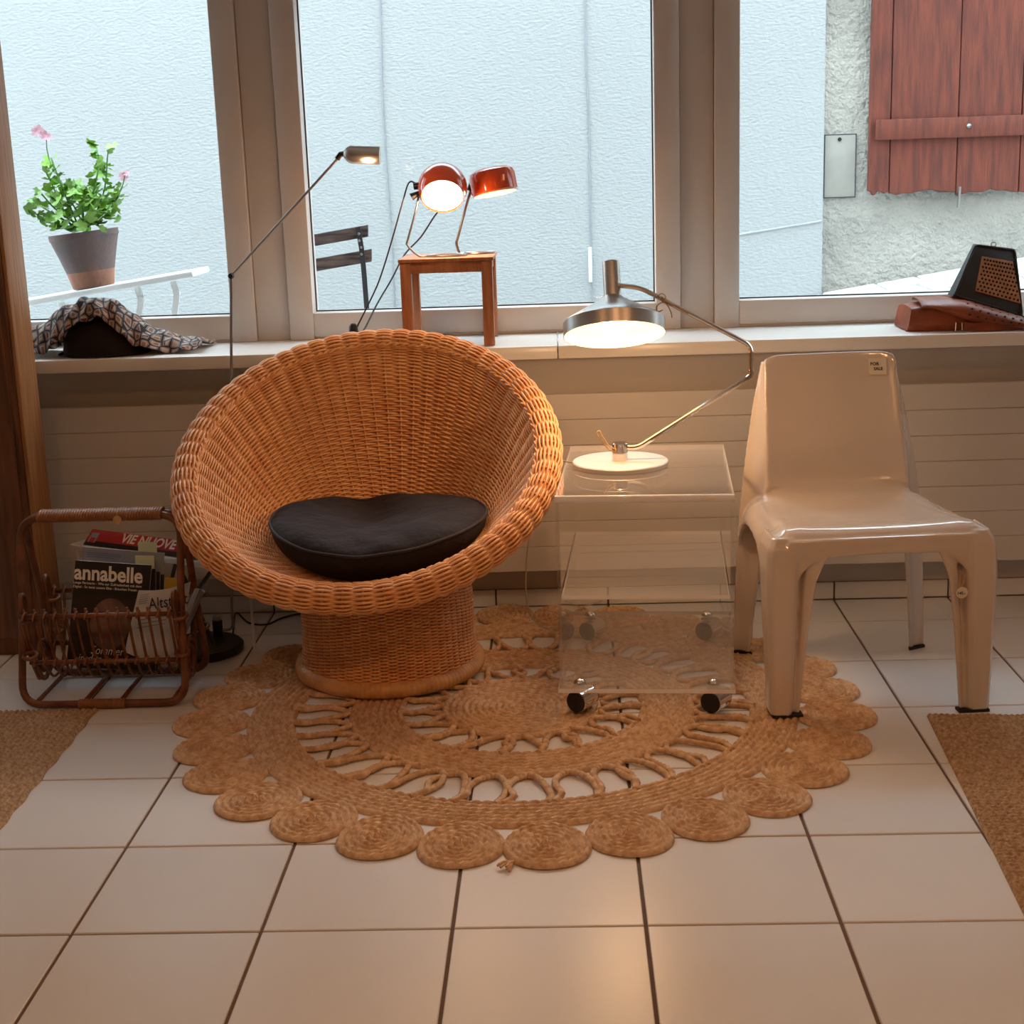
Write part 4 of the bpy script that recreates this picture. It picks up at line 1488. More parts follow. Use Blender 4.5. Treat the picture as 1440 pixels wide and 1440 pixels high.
# ================================================================== BLACK-BASED FLOOR LAMP
b0 = at_z(284, 906, .02)
fl_ = thing('floor_lamp', 'slim jointed floor lamp with black disc base and small tubular head', 'lamp', (b0[0], b0[1], 0))
MB().lathe([(.110, .001), (.113, .004), (.113, .016), (.106, .023), (.002, .026)], 48, Matrix.Translation((b0[0], b0[1], 0))).build('base', MT['black'], fl_)
pp = at_y(306, 882, -.285)
MB().lathe([(.014, .018), (.014, .068)], 18, Matrix.Translation((pp[0], pp[1], 0))).build('socket', MT['black'], fl_)
MB().ball((pp[0], pp[1], .072), .013).build('socket_knob', MT['steel'], fl_)
YL = -.285
elbow = at_y(325, 388, YL)
low_ = at_y(326, 858, YL)
MB().tube(round_path([V(pp[0], pp[1], .040), V(low_[0], YL, .040), low_, elbow], .02), .0038, 8).build('lower_pole', MT['steel'], fl_)
MB().ball(elbow, .0085).tube([elbow + V(0, -.011, 0), elbow + V(0, .011, 0)], .0065, 10).build('elbow_joint', MT['black'], fl_)
wrist = at_y(474, 224, YL)
MB().tube([elbow, wrist], .0032, 8).build('upper_arm', MT['steel'], fl_)
MB().tube([wrist, at_y(479, 217, YL), at_y(486, 216, YL)], .0072, 8).build('wrist_joint', MT['black'], fl_)
h0, h1 = at_y(484, 217, YL), at_y(534, 219, YL)
axh = unit(h1 - h0)
q = Vector((0, 0, 1)).rotation_difference(Vector(axh)).to_matrix().to_4x4()
HM = Matrix.Translation(Vector(h0)) @ q
Lh = np.linalg.norm(h1 - h0)
# tubular head, open underneath towards the room
hd = []
for z, r_ in ((0, .009), (.006, .016), (.016, .0225), (Lh - .004, .0235), (Lh, .0225)):
    row = []
    for k in range(21):
        a = math.radians(-52 + (360 - 76) * k / 20)
        # opening centred on the down-front side
        row.append(V(*(HM @ Vector((0, 0, z)))) + r_ * (math.cos(a) * V(0, math.cos(.5), math.sin(.5)) + math.sin(a) * np.cross(axh, V(0, math.cos(.5), math.sin(.5)))))
    hd.append(row)
MB().sheet(hd, .0012).build('head', MT['alu'], fl_, angle=60)
MB().lathe([(.001, -.0006), (.0225, -.0006), (.0225, .0006), (.001, .0006)], 24, Matrix.Translation(Vector(h1)) @ q).build('head_end', MT['alu'], fl_)
bc = (h0 * .36 + h1 * .64) + V(0, -.006, -.008)
MB().tube([bc - axh * .016, bc + axh * .012], .0125, 12).ball(bc + axh * .012, .0125).build('bulb', MT['bulb'], fl_)
lamp_light('floor_lamp_light', bc + V(0, -.022, -.026), .9, .015)
cb_ = smooth_path([V(pp[0] + .03, -.24, .012), at_z(332, 862, .006), at_z(350, 876, .005), at_z(375, 878, .005), at_z(394, 870, .005), V(-.80, -.045, .005), V(-.74, -.03, .005)], 6)
MB().tube(cb_, .0028, 6).build('flex', MT['cord'], fl_)

# ================================================================== WOODEN STOOL ON THE SILL
sfl, sfr, srr = at_z(572, 489, SILL_Z), at_z(685, 486, SILL_Z), at_z(700, 472.5, SILL_Z)
SX0, SX1 = at_y(562, 370, -.085)[0], at_y(692, 370, -.085)[0]
SYf, SYb = -.092, .165
STT = at_y(626, 363, SYf)[2]
stl = thing('wooden_stool', 'small square beech stool standing on the window sill', 'stool', ((SX0 + SX1) / 2, (SYf + SYb) / 2, SILL_Z))
MB().box((SX0 - .004, SYf - .004, STT - .010), (SX1 + .004, SYb + .004, STT)).build('seat', MT['stool'], stl, bevel=.002)
lw = .030
for x in (SX0, SX1 - lw):
    for y in (SYf, SYb - lw):
        MB().box((x, y, SILL_Z + .0005), (x + lw, y + lw, STT - .0105)).build('leg', MT['stool'], stl, bevel=.002)
for y in (SYf + .004, SYb - lw + .008):
    MB().box((SX0 + lw, y, STT - .040), (SX1 - lw, y + .018, STT - .0105)).build('apron', MT['stool'], stl, bevel=.001)
for x in (SX0 + .006, SX1 - .024):
    MB().box((x, SYf + lw, STT - .040), (x + .018, SYb - lw, STT - .0105)).build('apron', MT['stool'], stl, bevel=.001)

# ================================================================== ORANGE BALL LAMPS ON THE STOOL


def wire_foot(b, c, r_, z):
    b.tube([V(c[0] + r_ * math.cos(a), c[1] + .75 * r_ * math.sin(a), z) for a in np.linspace(0, 2 * math.pi, 29)[:-1]], .0032, 7, closed=True)


# lamp facing the room
YA_ = -.020
cA = at_y(622, 264, YA_)
la = thing('desk_lamp', 'orange ball desk lamp with its lit opening towards the room, on the stool', 'lamp', (cA[0], YA_, STT))
rA = at_y(657, 264, YA_)[0] - cA[0]
axA = unit(V(.03, -.76, -.65))
qA = Vector((0, 0, 1)).rotation_difference(Vector(axA)).to_matrix().to_4x4()
MA = Matrix.Translation(Vector(cA)) @ qA
pa = [(rA * math.sin(math.radians(t_)), -rA * math.cos(math.radians(t_))) for t_ in np.linspace(2, 122, 24)]
pa_in = [(r_ * .965, z * .965) for r_, z in pa]
MB().lathe(pa + pa_in[::-1], 44, MA, caps=False).build('shade', MT['orange'], la)
MB().lathe([(.001, rA * .20), (rA * .5, rA * .24), (rA * .80, rA * .36), (rA * .845, rA * .42), (rA * .60, rA * .50), (.001, rA * .56)], 32, MA).build('bulb', MT['bulb'], la)
lamp_light('desk_lamp_light', cA + axA * rA * .98, 2.2, .025)
MB().tube([cA + V(-rA * .92, 0, .008), cA + V(-rA * 1.15, 0, .006)], .010, 12).tube([cA + V(-rA * .95, -.01, -.012), cA + V(-rA * 1.25, -.012, -.022)], [.006, .011], 10).build('pivot_knob', MT['black'], la)
sA = [at_y(589, 272, YA_), at_y(585, 295, YA_), at_y(574, 335, YA_), at_y(573, 345, YA_)]
fA = V(at_y(600, 352, YA_)[0], YA_, STT + .003)
b = MB().tube(smooth_path(sA + [V(fA[0] - .022, YA_, STT + .004), fA], 6), .0030, 8)
wire_foot(b, V(fA[0] + .055, YA_ + .01, 0), .055, STT + .0034)
b.build('wire_stand', MT['steel'], la)
# side-on lamp
YB_ = .055
lB = at_y(693, 254, YB_)
lb_ = thing('desk_lamp', 'orange ball desk lamp turned sideways beside the forward-facing one', 'lamp', (lB[0], YB_, STT))
axB = unit(V(.16, -.12, -.985) + V(.0, 0, 0))
qB = Vector((0, 0, 1)).rotation_difference(Vector(-axB)).to_matrix().to_4x4()
MBm = Matrix.Translation(Vector(lB)) @ qB
rB = (at_y(727, 250, YB_)[0] - at_y(661, 257, YB_)[0]) / 2
hB = rB * 1.10
pb = [(rB * .96, -hB * .48), (rB, -hB * .44), (rB, hB * .16), (rB * .93, hB * .34), (rB * .76, hB * .44), (rB * .4, hB * .48), (.001, hB * .49)]
pb_in = [(r_ * .95, z - .0022) for r_, z in pb[:-1]] + [(.001, hB * .46)]
MB().lathe(pb, 44, MBm, caps=False).build('shade', MT['orange'], lb_)
MB().lathe([(p_[0], p_[1]) for p_ in pb_in], 44, MBm, caps=False).build('shade_lining', MT['alu_in'], lb_)
MB().lathe([(.001, -hB * .40), (rB * .45, -hB * .36), (rB * .55, -hB * .1), (rB * .3, hB * .15), (.001, hB * .2)], 24, MBm).build('bulb', MT['bulb'], lb_)
lamp_light('desk_lamp_light', lB + axB * hB * .55, .7, .025)
c = lB + RT * rB * .5 + V(0, -rB * .93, .010)
MB().box((c[0] - .0022, c[1] - .005, c[2] - .008), (c[0] + .0022, c[1] + .012, c[2] + .008)).build('switch', MT['alu_in'], lb_)
sB = [at_y(662, 268, YB_), at_y(655, 292, YB_), at_y(645, 330, YB_), at_y(642, 342, YB_)]
fB = V(at_y(652, 349, YB_)[0], YB_, STT + .003)
b = MB().tube(smooth_path(sB + [V(fB[0] - .012, YB_, STT + .005), fB], 6), .0040, 8)
wire_foot(b, V(fB[0] + .044, YB_ + .01, 0), .042, STT + .0034)
b.build('wire_stand', MT['steel'], lb_)
MB().tube([sB[0] + V(-.004, 0, 0), lB - RT * rB * .85], .008, 10).build('pivot_knob', MT['black'], lb_)
# black flexes down behind the wicker chair
Yc = -.06
for par, pts in ((la, [(586, 258), (575, 257), (566, 285), (549, 345), (533, 395), (517, 430), (503, 458), (499, 470)]), (lb_, [(655, 275), (635, 280), (614, 300), (592, 333), (569, 358), (551, 392), (530, 428), (515, 458), (508, 470)])):
    ys = (-.02, -.02, -.025, -.03, -.035, -.045, -.055, -.06) if par is la else (.06, .10, .13, .15, .16, .13, .06, -.02, -.06)
    P3 = [at_y(x, y, yy) for (x, y), yy in zip(pts, ys)]
    e_ = P3[-1]
    P3.append(V(e_[0] - .01, e_[1] - .01, SILL_Z + .004))
    MB().tube(smooth_path(P3, 5), .0024, 6).build('flex', MT['cord'], par)
c = at_y(497, 462, Yc)
tr_ = thing('plug_transformer', 'small black conical plug switch on the sill behind the wicker armchair', 'plug', (c[0], Yc, SILL_Z))
MB().lathe([(.013, SILL_Z + .0005), (.0135, c[2] - .012), (.012, c[2] + .006), (.006, c[2] + .014), (.001, c[2] + .015)], 18, Matrix.Translation((c[0], Yc, 0))).build('plug_body', MT['black'], tr_)

# ================================================================== SCARF AND BLACK HAT ON THE SILL
hc = at_z(140, 492, SILL_Z)
hat = thing('black_hat', 'soft black hat lying on the sill under the patterned scarf', 'hat', (hc[0], -.03, SILL_Z))
hx0, hx1 = at_y(78, 490, -.08)[0], at_y(196, 490, -.08)[0]
htop = at_y(135, 446, -.06)[2]
g = []
for i in range(13):
    f = i / 12
    a0 = f * math.pi / 2
    g.append([V((hx0 + hx1) / 2 + (hx1 - hx0) / 2 * math.cos(a0) ** .8 * math.cos(a) * (1 + .05 * math.sin(3 * a)), -.018 + .085 * math.cos(a0) ** .7 * math.sin(a), SILL_Z + .001 + (htop - SILL_Z) * math.sin(a0) ** .9) for a in np.linspace(0, 2 * math.pi, 41)[:-1]])
MB().grid(g, cv=True).build('crown', MT['cloth_black'], hat, angle=180)
br_ = [[V((hx0 + hx1) / 2 + (hx1 - hx0) / 2 * (1 + .05 * k) * math.cos(a), -.018 + .088 * (1 + .06 * k) * math.sin(a), SILL_Z + .004 + .0015 * math.sin(5 * a) + .001 * k) for a in np.linspace(0, 2 * math.pi, 41)] for k in range(3)]
MB().sheet(br_, .003).build('brim', MT['cloth_black'], hat, angle=180)


def scarf_material():
    mt = bpy.data.materials.new('printed_scarf')
    mt.use_nodes = True
    nt = mt.node_tree
    b = nt.nodes['Principled BSDF']
    b.inputs['Roughness'].default_value = .75
    tc = nt.nodes.new('ShaderNodeTexCoord')
    mp = nt.nodes.new('ShaderNodeMapping')
    mp.inputs['Scale'].default_value = (18, 18, 18)
    nt.links.new(tc.outputs['UV'], mp.inputs['Vector'])
    ve = nt.nodes.new('ShaderNodeTexVoronoi')
    ve.feature = 'DISTANCE_TO_EDGE'
    ve.inputs['Randomness'].default_value = .45
    ve.inputs['Scale'].default_value = 1
    vf = nt.nodes.new('ShaderNodeTexVoronoi')
    vf.inputs['Randomness'].default_value = .45
    vf.inputs['Scale'].default_value = 1
    for v_ in (ve, vf):
        nt.links.new(mp.outputs['Vector'], v_.inputs['Vector'])
    cr = nt.nodes.new('ShaderNodeValToRGB')
    cr.color_ramp.interpolation = 'CONSTANT'
    e = cr.color_ramp.elements
    e[0].position, e[0].color = 0, srgb(36, 38, 52)
    e[1].position, e[1].color = .10, srgb(176, 160, 148)
    for p_, c_ in ((.16, srgb(120, 60, 52)), (.20, srgb(206, 192, 178)), (.30, srgb(150, 112, 96))):
        el = e.new(p_)
        el.color = c_
    nt.links.new(ve.outputs['Distance'], cr.inputs['Fac'])
    mx = nt.nodes.new('ShaderNodeMix')
    mx.data_type = 'RGBA'
    mx.blend_type = 'MULTIPLY'
    mx.inputs['Factor'].default_value = .6
    hs = nt.nodes.new('ShaderNodeValToRGB')
    e = hs.color_ramp.elements
    e[0].color, e[1].color = srgb(180, 190, 206), srgb(236, 206, 176)
    sp = nt.nodes.new('ShaderNodeSeparateColor')
    nt.links.new(vf.outputs['Color'], sp.inputs['Color'])
    nt.links.new(sp.outputs['Red'], hs.inputs['Fac'])
    nt.links.new(cr.outputs['Color'], mx.inputs['A'])
    nt.links.new(hs.outputs['Color'], mx.inputs['B'])
    nt.links.new(mx.outputs['Result'], b.inputs['Base Color'])
    return mt


scf = thing('patterned_scarf', 'medallion-patterned scarf draped over the black hat on the sill', 'scarf', (hc[0] + .05, .03, SILL_Z))
frontE = [(28, 499), (48, 497), (66, 494), (80, 478), (98, 462), (118, 451), (138, 447), (155, 457), (172, 472), (188, 484), (205, 489), (235, 494), (262, 493), (284, 485)]
topE = [(24, 478), (46, 466), (66, 450), (84, 437), (102, 427), (120, 421), (142, 419), (163, 424), (182, 438), (200, 452), (222, 464), (246, 472), (268, 477), (287, 481)]
nS = len(frontE)
cur = []
for i in range(nS):
    mid_ = math.exp(-((i - 6) / 3.6) ** 2)
    yf_ = -.098 + .014 * (1 - mid_) + (.02 if i > 10 else 0)
    yt_ = -.035 + .05 * (1 - mid_) + (.02 if i > 10 else 0)
    F_ = at_y(*frontE[i], yf_)
    T_ = at_y(*topE[i], yt_)
    F_[2] = max(F_[2], SILL_Z + .004)
    T_[2] = max(T_[2], SILL_Z + .012)
    back = V(T_[0] + .01, min(.150, yt_ + .11 + .03 * mid_), SILL_Z + .006)
    q1 = (F_ + T_) / 2 + V(0, -.012, .010)
    q2 = T_ * .45 + back * .55 + V(0, .02, .022 * mid_ + .004)
    cur.append(smooth_path([F_, q1, T_, q2, back], 6))
cur = np.array(cur)
fine = np.array([smooth_path(list(cur[:, j]), 6) for j in range(cur.shape[1])]).transpose(1, 0, 2)
ni, nj = fine.shape[:2]
ii, jj = np.meshgrid(np.arange(ni), np.arange(nj), indexing='ij')
wr_ = .0045 * np.sin(ii * .55 + jj * .35) + .003 * np.sin(ii * .9 - jj * .6 + 1)
fine[:, :, 2] = np.maximum(fine[:, :, 2] + wr_, SILL_Z + .0035)
fine[:, :, 1] -= wr_ * .7
me_b = MB().sheet(fine, .0028)
so = me_b.build('draped_cloth', scarf_material(), scf, angle=180, fix=False)
uvl = so.data.uv_layers.new(name='cloth')
uvs = np.zeros((ni * nj * 2, 2))
uv1 = np.stack([ii / 58.0, jj / 58.0 * 1.0], -1).reshape(-1, 2)
uvs[:ni * nj] = uv1
uvs[ni * nj:] = uv1
li = np.zeros(len(so.data.loops), dtype=np.int32)
so.data.loops.foreach_get('vertex_index', li)
uvl.data.foreach_set('uv', uvs[li].astype(np.float32).ravel())

# ================================================================== BAGS ON THE SILL
bA0, bA1 = at_z(1278, 464, SILL_Z), at_z(1450, 470, SILL_Z)
bg = thing('leather_bag', 'cognac leather handbag with perforated flap lying on the sill', 'handbag', ((bA0[0] + bA1[0]) / 2, (bA0[1] + bA1[1]) / 2 + .06, SILL_Z))
xa, xb = at_y(1277, 466, -.055)[0], at_y(1440, 466, -.075)[0]
kb0, kb1 = at_y(1339, 417, -.035), at_y(1440, 447.5, -.035)      # lower edge of the black bag resting on this one
under = lambda x: 9.0 if x < kb0[0] - .02 else kb0[2] + (kb1[2] - kb0[2]) * (x - kb0[0]) / (kb1[0] - kb0[0]) - SILL_Z + .0015
zt1 = at_y(1283, 428, -.04)[2]
pts = []
g = []
for i in range(15):
    f = i / 14
    x = xa + (xb - xa) * f
    yfr = -.055 - .030 * f
    h = (zt1 - SILL_Z) * (1.0 - .10 * f) * (.86 + .14 * math.sin(math.pi * min(1, f * 1.6)))
    h = min(h, under(x) / 1.12)
    sec_ = [(yfr + .006, .002), (yfr - .003, h * .30), (yfr - .002, h * .70), (yfr + .004, h * .97), (yfr + .030, h * 1.03), (yfr + .10, h * 1.04), (yfr + .150, h * .92), (yfr + .162, h * .5), (yfr + .160, .002)]
    g.append([V(x + .010 * (z / h) * (1 - f), y, SILL_Z + z) for y, z in sec_])
MB().grid([smooth_path(r_, 3) for r_ in g]).build('bag_body', MT['leather'], bg, angle=180)
for e_ in (g[0], g[-1]):
    MB().poly([p_ for p_ in smooth_path(e_, 3)], .0025, (-1 if e_ is g[0] else 1, 0, 0)).build('side_gusset', MT['leather'], bg, angle=40)
# flap folded over the top, its lip bulging over the front
fl2 = []
for i in range(14):
    f = i / 13
    x = xa + (xb - xa) * (.10 + .90 * f)
    yfr = -.055 - .030 * f
    h = min((zt1 - SILL_Z) * (1.0 - .06 * f), under(x) / 1.17)
    dr = .93 - .62 * min(1, max(0, (f - .12) / .45)) ** .8
    fl2.append(smooth_path([V(x + .01, yfr + .14, SILL_Z + h * 1.03), V(x, yfr + .09, SILL_Z + h * 1.17), V(x, yfr + .03, SILL_Z + h * 1.15), V(x, yfr - .010, SILL_Z + h * (1.02 - .10 * f)), V(x, yfr - .019 - .012 * f, SILL_Z + h * (.5 * dr + .45)), V(x, yfr - .014 - .010 * f, SILL_Z + h * dr)], 3))
MB().sheet(fl2, .0035).build('flap', MT['leather'], bg, angle=180)
hl = MB()
for i in range(6, 14):
    for j in (6, 8, 10, 12, 14):
        c_ = np.array(fl2[i][j])
        hl.ball(c_ + V(.004 * (j % 4) - .004, -.0012, .0010), (.0040, .0026, .0030), 8, 4)
hl.build('perforation', MT['darkhole'], bg, angle=180)['kind'] = 'stuff'
st0 = at_y(1356, 466, -.095)
stp = smooth_path([V(st0[0], -.088, SILL_Z + .014), V(st0[0] + .05, -.098, SILL_Z + .013), V(st0[0] + .12, -.098, SILL_Z + .014), V(st0[0] + .2, -.085, SILL_Z + .02)], 6)
b = MB()
for a_, c_ in zip(stp[:-1], stp[1:]):
    b.beam(a_, c_ + (c_ - a_) * .05, .004, .022)
b.build('strap', MT['leather'], bg)
bk = at_y(1348, 459, -.088)
MB().tube([bk + V(-.008, -.004, .011), bk + V(.008, -.004, .011), bk + V(.009, -.004, -.011), bk + V(-.009, -.004, -.011)], .0022, 6, closed=True).build('buckle', MT['steel'], bg)

# black bag with woven front
YK = .01
k0 = [kb0, kb1, None, at_y(1371, 343, .045)]
bb = thing('woven_bag', 'black leather bag with straw lattice front propped on the cognac handbag', 'handbag', (k0[0] + k0[1]) / 2)
nb = unit(np.cross(k0[1] - k0[0], k0[3] - k0[0]))
_d = _ray(1428, 350)
k0[2] = CAM + _d * (np.dot(k0[0] - CAM, nb) / np.dot(_d, nb))
nb = nb if nb[1] < 0 else -nb
MB().hexa([k0[0], k0[1], k0[1] + V(0, .055, 0), k0[0] + V(0, .055, 0), k0[3], k0[2], k0[2] + V(0, .02, 0), k0[3] + V(0, .02, 0)]).build('bag_body', MT['black_leather'], bb, bevel=.004, seg=3)


def quad_pt(u, v):
    return (k0[0] * (1 - u) + k0[1] * u) * (1 - v) + (k0[3] * (1 - u) + k0[2] * u) * v


pan = [quad_pt(.28, .20), quad_pt(.98, .20), quad_pt(.90, .80), quad_pt(.24, .80)]
MB().poly([p_ - nb * .001 for p_ in pan], .0035, nb).build('straw_panel', MT['weave'], bb, bevel=.001, seg=1)
hl = MB()
for i in range(11):
    for j in range(9):
        u_, v_ = .31 + .062 * i + (.03 if j % 2 else 0), .235 + .064 * j
        if u_ < .93:
            hl.ball(quad_pt(u_, v_) + nb * .0026, .0034, 8, 4)
hl.build('lattice_hole', MT['darkhole'], bb, angle=180)['kind'] = 'stuff'
rim = [quad_pt(.02, .03), quad_pt(.98, .03), quad_pt(.98, .98), quad_pt(.02, .98)]
MB().tube(round_path(rim + [rim[0], rim[1]], .012)[3:], .0035, 6).build('edge_piping', MT['black_leather'], bb)
rg = quad_pt(.45, 1.03)
MB().tube([rg + V(.007 * math.cos(a), 0, .006 * math.sin(a)) for a in np.linspace(0, 2 * math.pi, 15)[:-1]], .0016, 6, closed=True).build('ring', MT['steel'], bb)

# ================================================================== WOODEN CABINET SIDE AT THE LEFT
cbn = thing('wooden_post', 'tall square brown wooden post with pale pine edge beside the rattan rack', 'post', (-1.50, -.28, 0))
CXr = -1.438
MB().box((CXr - .14, -.345, .001), (CXr - .004, -.205, 1.95)).build('core', MT['wood'], cbn, bevel=.003)
MB().box((CXr - .0035, -.340, .004), (CXr + .008, -.207, 1.95)).build('edge_board', MT['wood_edge'], cbn, bevel=.002)
MB().box((CXr - .125, -.352, .05), (CXr - .02, -.3455, 1.93)).build('front_board', MT['wood'], cbn, bevel=.002)

# ================================================================== OUTSIDE: WHITE TABLE, FLOWER POT, FOLDING CHAIR
YT2 = .70
tl_, tr_ = at_y(-30, 434, YT2), at_y(270, 381, YT2)
dirv = unit(tr_ - tl_)
tb = thing('garden_table', 'narrow white folding table on the slope outside carrying the flower pot', 'table', ((tl_[0] + tr_[0]) / 2, YT2 + .1, street_z((tl_[0] + tr_[0]) / 2)))
upv = np.cross(dirv, V(0, 1, 0))
upv = upv if upv[2] > 0 else -upv
c4 = [tl_, tr_, tr_ + V(0, .24, 0), tl_ + V(0, .24, 0)]
MB().hexa([p_ - upv * .020 for p_ in c4] + c4).build('table_top', MT['white'], tb, bevel=.005)
for px in ((240, 394), (189, 402), (82, 424), (-20, 440)):
    for dy in (.03,):
        a_ = at_y(*px, YT2) + V(0, dy, -.006)
        k_ = a_ + V(.010, 0, -.040)
        f_ = k_ + V(-.12, 0, -.30)
        f_[2] = max(street_z(f_[0]), f_[2])
        g_ = V(f_[0] - .04, f_[1], street_z(f_[0] - .04))
        lg = MB().beam(a_, k_, .022, .006, (0, 1, 0)).beam(k_, g_, .020, .006, (0, 1, 0)).build('leg', MT['white'], tb)
        MB().tube([k_ + V(0, -.010, 0), k_ + V(0, .010, 0)], .010, 10).build('hinge', MT['white'], lg)

# pot
YP = YT2 + .115
pb_ = at_y(132, 401, YP)
pt_ = at_y(117, 322, YP)
f_ = (pb_[0] - tl_[0]) / (tr_[0] - tl_[0])
zt_ = tl_[2] + (tr_[2] - tl_[2]) * f_
pb_ = V(pb_[0], YP, zt_ + .0005)
axp = unit(V(-.10, 0, 1))
qp = Vector((0, 0, 1)).rotation_difference(Vector(axp)).to_matrix().to_4x4()
PM = Matrix.Translation(Vector(pb_)) @ qp
hp = .186
r1 = (at_y(164, 315, YP)[0] - at_y(70, 328, YP)[0]) / 2
r0 = (at_y(160, 398, YP)[0] - at_y(104, 405, YP)[0]) / 2
pot = thing('flower_pot', 'terracotta flower pot with dark upper half standing on the white table outside', 'flower pot', pb_)
MB().lathe([(r0 * .97, 0), (r0, .004), (r0 + (r1 - r0) * .24, hp * .30)], 40, PM).build('bare_clay_foot', MT['terracotta'], pot)
upm = pmat('weathered_pot', srgb(86, 72, 72), .8, var=(8, .3), bump=(60, .4, .006), col2=srgb(108, 82, 72))
MB().lathe([(r0 + (r1 - r0) * .24, hp * .30), (r0 + (r1 - r0) * .52, hp * .55), (r1 * .97, hp * .88), (r1, hp * .90), (r1, hp), (r1 * .93, hp), (r1 * .90, hp * .90)], 40, PM, caps=False).build('pot_wall', upm, pot)
MB().lathe([(r1 * .92, hp * .89), (r1 * .5, hp * .92), (.002, hp * .93)], 24, PM, caps=False).build('soil', MT['soil'], pot)
pc = V(*(PM @ Vector((0, 0, hp * .93))))
pl_ = thing('geranium', 'leafy green geranium with a few pink flowers growing in the terracotta pot', 'plant', pc)
# lobed leaf
lm = MB()
ring_ = []
for k in range(20):
    a = 2 * math.pi * k / 20
    rr_ = 1 + .13 * math.cos(5 * a) - (.55 if abs(a - math.pi) < .2 else 0)
    ring_.append((rr_ * math.cos(a), rr_ * math.sin(a), .18 * (math.cos(5 * a) * .5 + .5) + .08))
lm.add([(0, 0, 0)] + ring_, [(0, 1 + k, 1 + (k + 1) % 20) for k in range(20)])
leaf_me = lm.mesh('leaf', MT['leaf'])
shade(leaf_me, 180)
rng = random.Random(12)
tips = []


def px3(x, y, d=0):
    return at_y(x, y, YP + d)


branches = [((118, 318), (104, 290), (82, 262)), ((112, 318), (80, 296), (56, 270)), ((105, 318), (74, 300), (44, 282)), ((118, 318), (128, 282), (140, 232)), ((126, 318), (146, 270), (152, 212)),
            ((132, 316), (158, 292), (172, 262)), ((110, 318), (86, 260), (72, 222)), ((120, 316), (138, 240), (136, 206)), ((118, 318), (116, 290), (108, 262)), ((128, 316), (150, 296), (160, 282)), ((104, 320), (66, 312), (50, 300)), ((100, 318), (78, 270), (62, 236))]
for k, br in enumerate(branches):
    dd = [0, rng.uniform(-.05, .05), rng.uniform(-.09, .09)]
    P3 = smooth_path([px3(*p_, d_) for p_, d_ in zip(br, dd)], 6)
    MB().tube(P3, .0028, 6).build('stem', MT['stem'], pl_, angle=180)
    for f in (.45, .62, .78, .9, 1.0):
        tips.append(P3[int(f * (len(P3) - 1))])
for k in range(150):
    x = rng.gauss(112, 24)
    y = rng.uniform(260, 327) - abs(x - 112) * .12
    tips.append(px3(min(max(x, 46), 168), y, rng.uniform(-.10, .08)))
for k, c_ in enumerate(tips):
    for q_ in range(2 if k < 60 else 1):
        o = link('leaf', leaf_me, pl_)
        s = rng.uniform(.012, .022)
        o.scale = (s, s, s)
        cc = Vector(c_) + Vector((rng.uniform(-.022, .022), rng.uniform(-.025, .025), rng.uniform(-.016, .016)))
        o.location = cc - Vector(pc)
        o.rotation_euler = (rng.uniform(.1, 1.3), rng.uniform(-.5, .5), rng.uniform(0, 6.28))
pm_ = MB()
for k in range(5):
    a = 2 * math.pi * k / 5
    b0_ = len(pm_.v)
    ringp = [(math.cos(a) * (.55 + .5 * math.cos(t_)) - math.sin(a) * .36 * math.sin(t_), math.sin(a) * (.55 + .5 * math.cos(t_)) + math.cos(a) * .36 * math.sin(t_), .2 * (.55 + .5 * math.cos(t_))) for t_ in np.linspace(0, 2 * math.pi, 10)[:-1]]
    pm_.add([(math.cos(a) * .55, math.sin(a) * .55, .12)] + ringp, [(0, 1 + i, 1 + (i + 1) % 9) for i in range(9)])
flower_me = pm_.mesh('flower', MT['petal'])
for px, n_ in (((51, 182), 2), ((64, 192), 3), ((176, 246), 3)):
    for k in range(n_):
        o = link('flower', flower_me, pl_)
        o.scale = (.016,) * 3
        o.location = Vector(px3(px[0] + rng.uniform(-4, 4), px[1] + rng.uniform(-4, 4), rng.uniform(-.02, .02))) - Vector(pc)
        o.rotation_euler = (rng.uniform(.9, 1.6), 0, rng.uniform(-.6, .6))
MB().tube(smooth_path([px3(72, 235), px3(66, 210), px3(64, 192), px3(52, 182)], 5), .002, 5).build('flower_stalk', MT['stem'], pl_, angle=180)
MB().tube(smooth_path([px3(165, 275), px3(172, 262), px3(176, 246)], 5), .002, 5).build('flower_stalk', MT['stem'], pl_, angle=180)

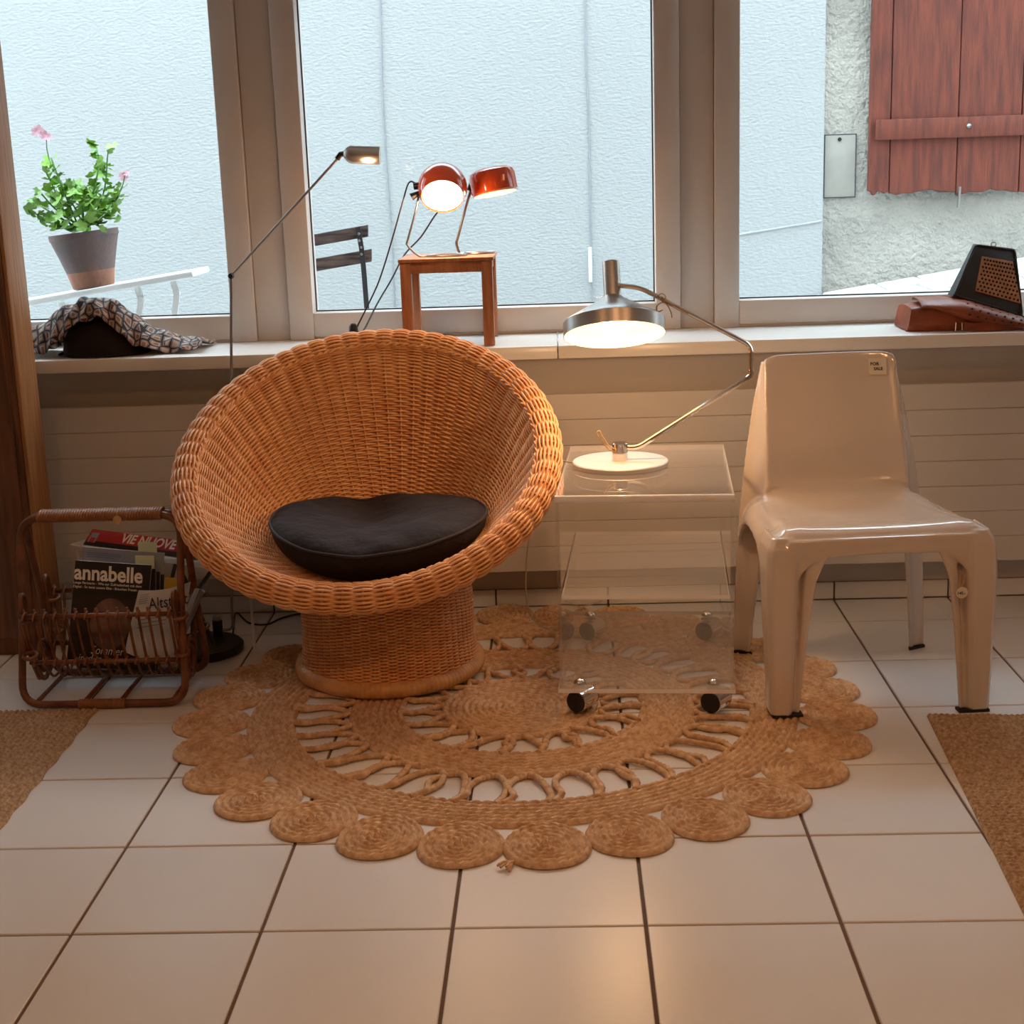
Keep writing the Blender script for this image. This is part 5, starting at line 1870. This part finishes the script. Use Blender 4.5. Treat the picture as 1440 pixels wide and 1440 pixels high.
# folding chair outside
YC = .66
oc = thing('folding_chair', 'dark slatted folding chair tilted by the slope outside the window', 'chair', (at_y(440, 400, YC)[0], YC, street_z(-.8)))
s1a, s1b = at_y(300, 354.5, YC), at_y(517.5, 316, YC)
for top_px, bot_px, ext in (((517.5, 316), (517.5, 333), 0), ((522.5, 350), (522.5, 368), 5)):
    a0, a1 = at_y(top_px[0], top_px[1], YC), at_y(bot_px[0], bot_px[1], YC)
    dv = unit(s1b - s1a)
    w_ = .42
    MB().hexa([a1 - dv * w_, a1, a1 + V(0, .014, 0), a1 - dv * w_ + V(0, .014, 0), a0 - dv * w_, a0, a0 + V(0, .014, 0), a0 - dv * w_ + V(0, .014, 0)]).build('back_slat', MT['greywood'], oc, bevel=.003)
for off in (0, -.34):
    q0, q1, q2, q3 = at_y(504, 319, YC), at_y(510, 357, YC), at_y(513, 394, YC), at_y(517, 450, YC)
    sh_ = unit(s1b - s1a) * off
    P3 = [q0 + sh_ + V(0, -.008, 0), q1 + sh_ + V(0, -.008, 0), q2 + sh_ + V(0, -.004, 0), q3 + sh_]
    g_ = P3[-1] + unit(P3[-1] - P3[-2]) * .42
    b = MB()
    for a_, c_ in zip(P3[:-1], P3[1:]):
        b.beam(a_, c_, .016, .006, (0, 1, 0))
    g_[2] = street_z(g_[0])
    b.beam(P3[-1], V(g_[0], YC + .20, street_z(g_[0])), .016, .006, (0, 1, 0))
    b.build('back_post', MT['darkiron'], oc)
    for q_ in (P3[0], P3[1]):
        c_ = q_ * .75 + (P3[1] if q_ is P3[0] else P3[0]) * .25
        for d_ in (.0, .022):
            MB().ball(c_ + V(0, -.006, -d_), .0045, 8, 5).build('bolt', MT['steel'], oc)
    # front leg
    f0 = P3[2] + V(-.02, .02, -.10)
    MB().beam(f0, V(f0[0] - .05, YC - .17, street_z(f0[0] - .05)), .016, .006, (0, 1, 0)).build('front_leg', MT['darkiron'], oc)
sz = street_z(at_y(440, 400, YC)[0]) + .44
for k in range(5):
    y_ = YC - .20 + .055 * k
    e0 = V(s1a[0] + .01, y_, sz - .15 * .20)
    e0 = V(s1b[0] - .42, y_, sz - .5 * .42 * SL)
    e1 = V(s1b[0] - .01, y_, sz + .5 * .42 * SL)
    MB().beam(e0, e1, .042, .014).build('seat_slat', MT['greywood'], oc, bevel=.002)
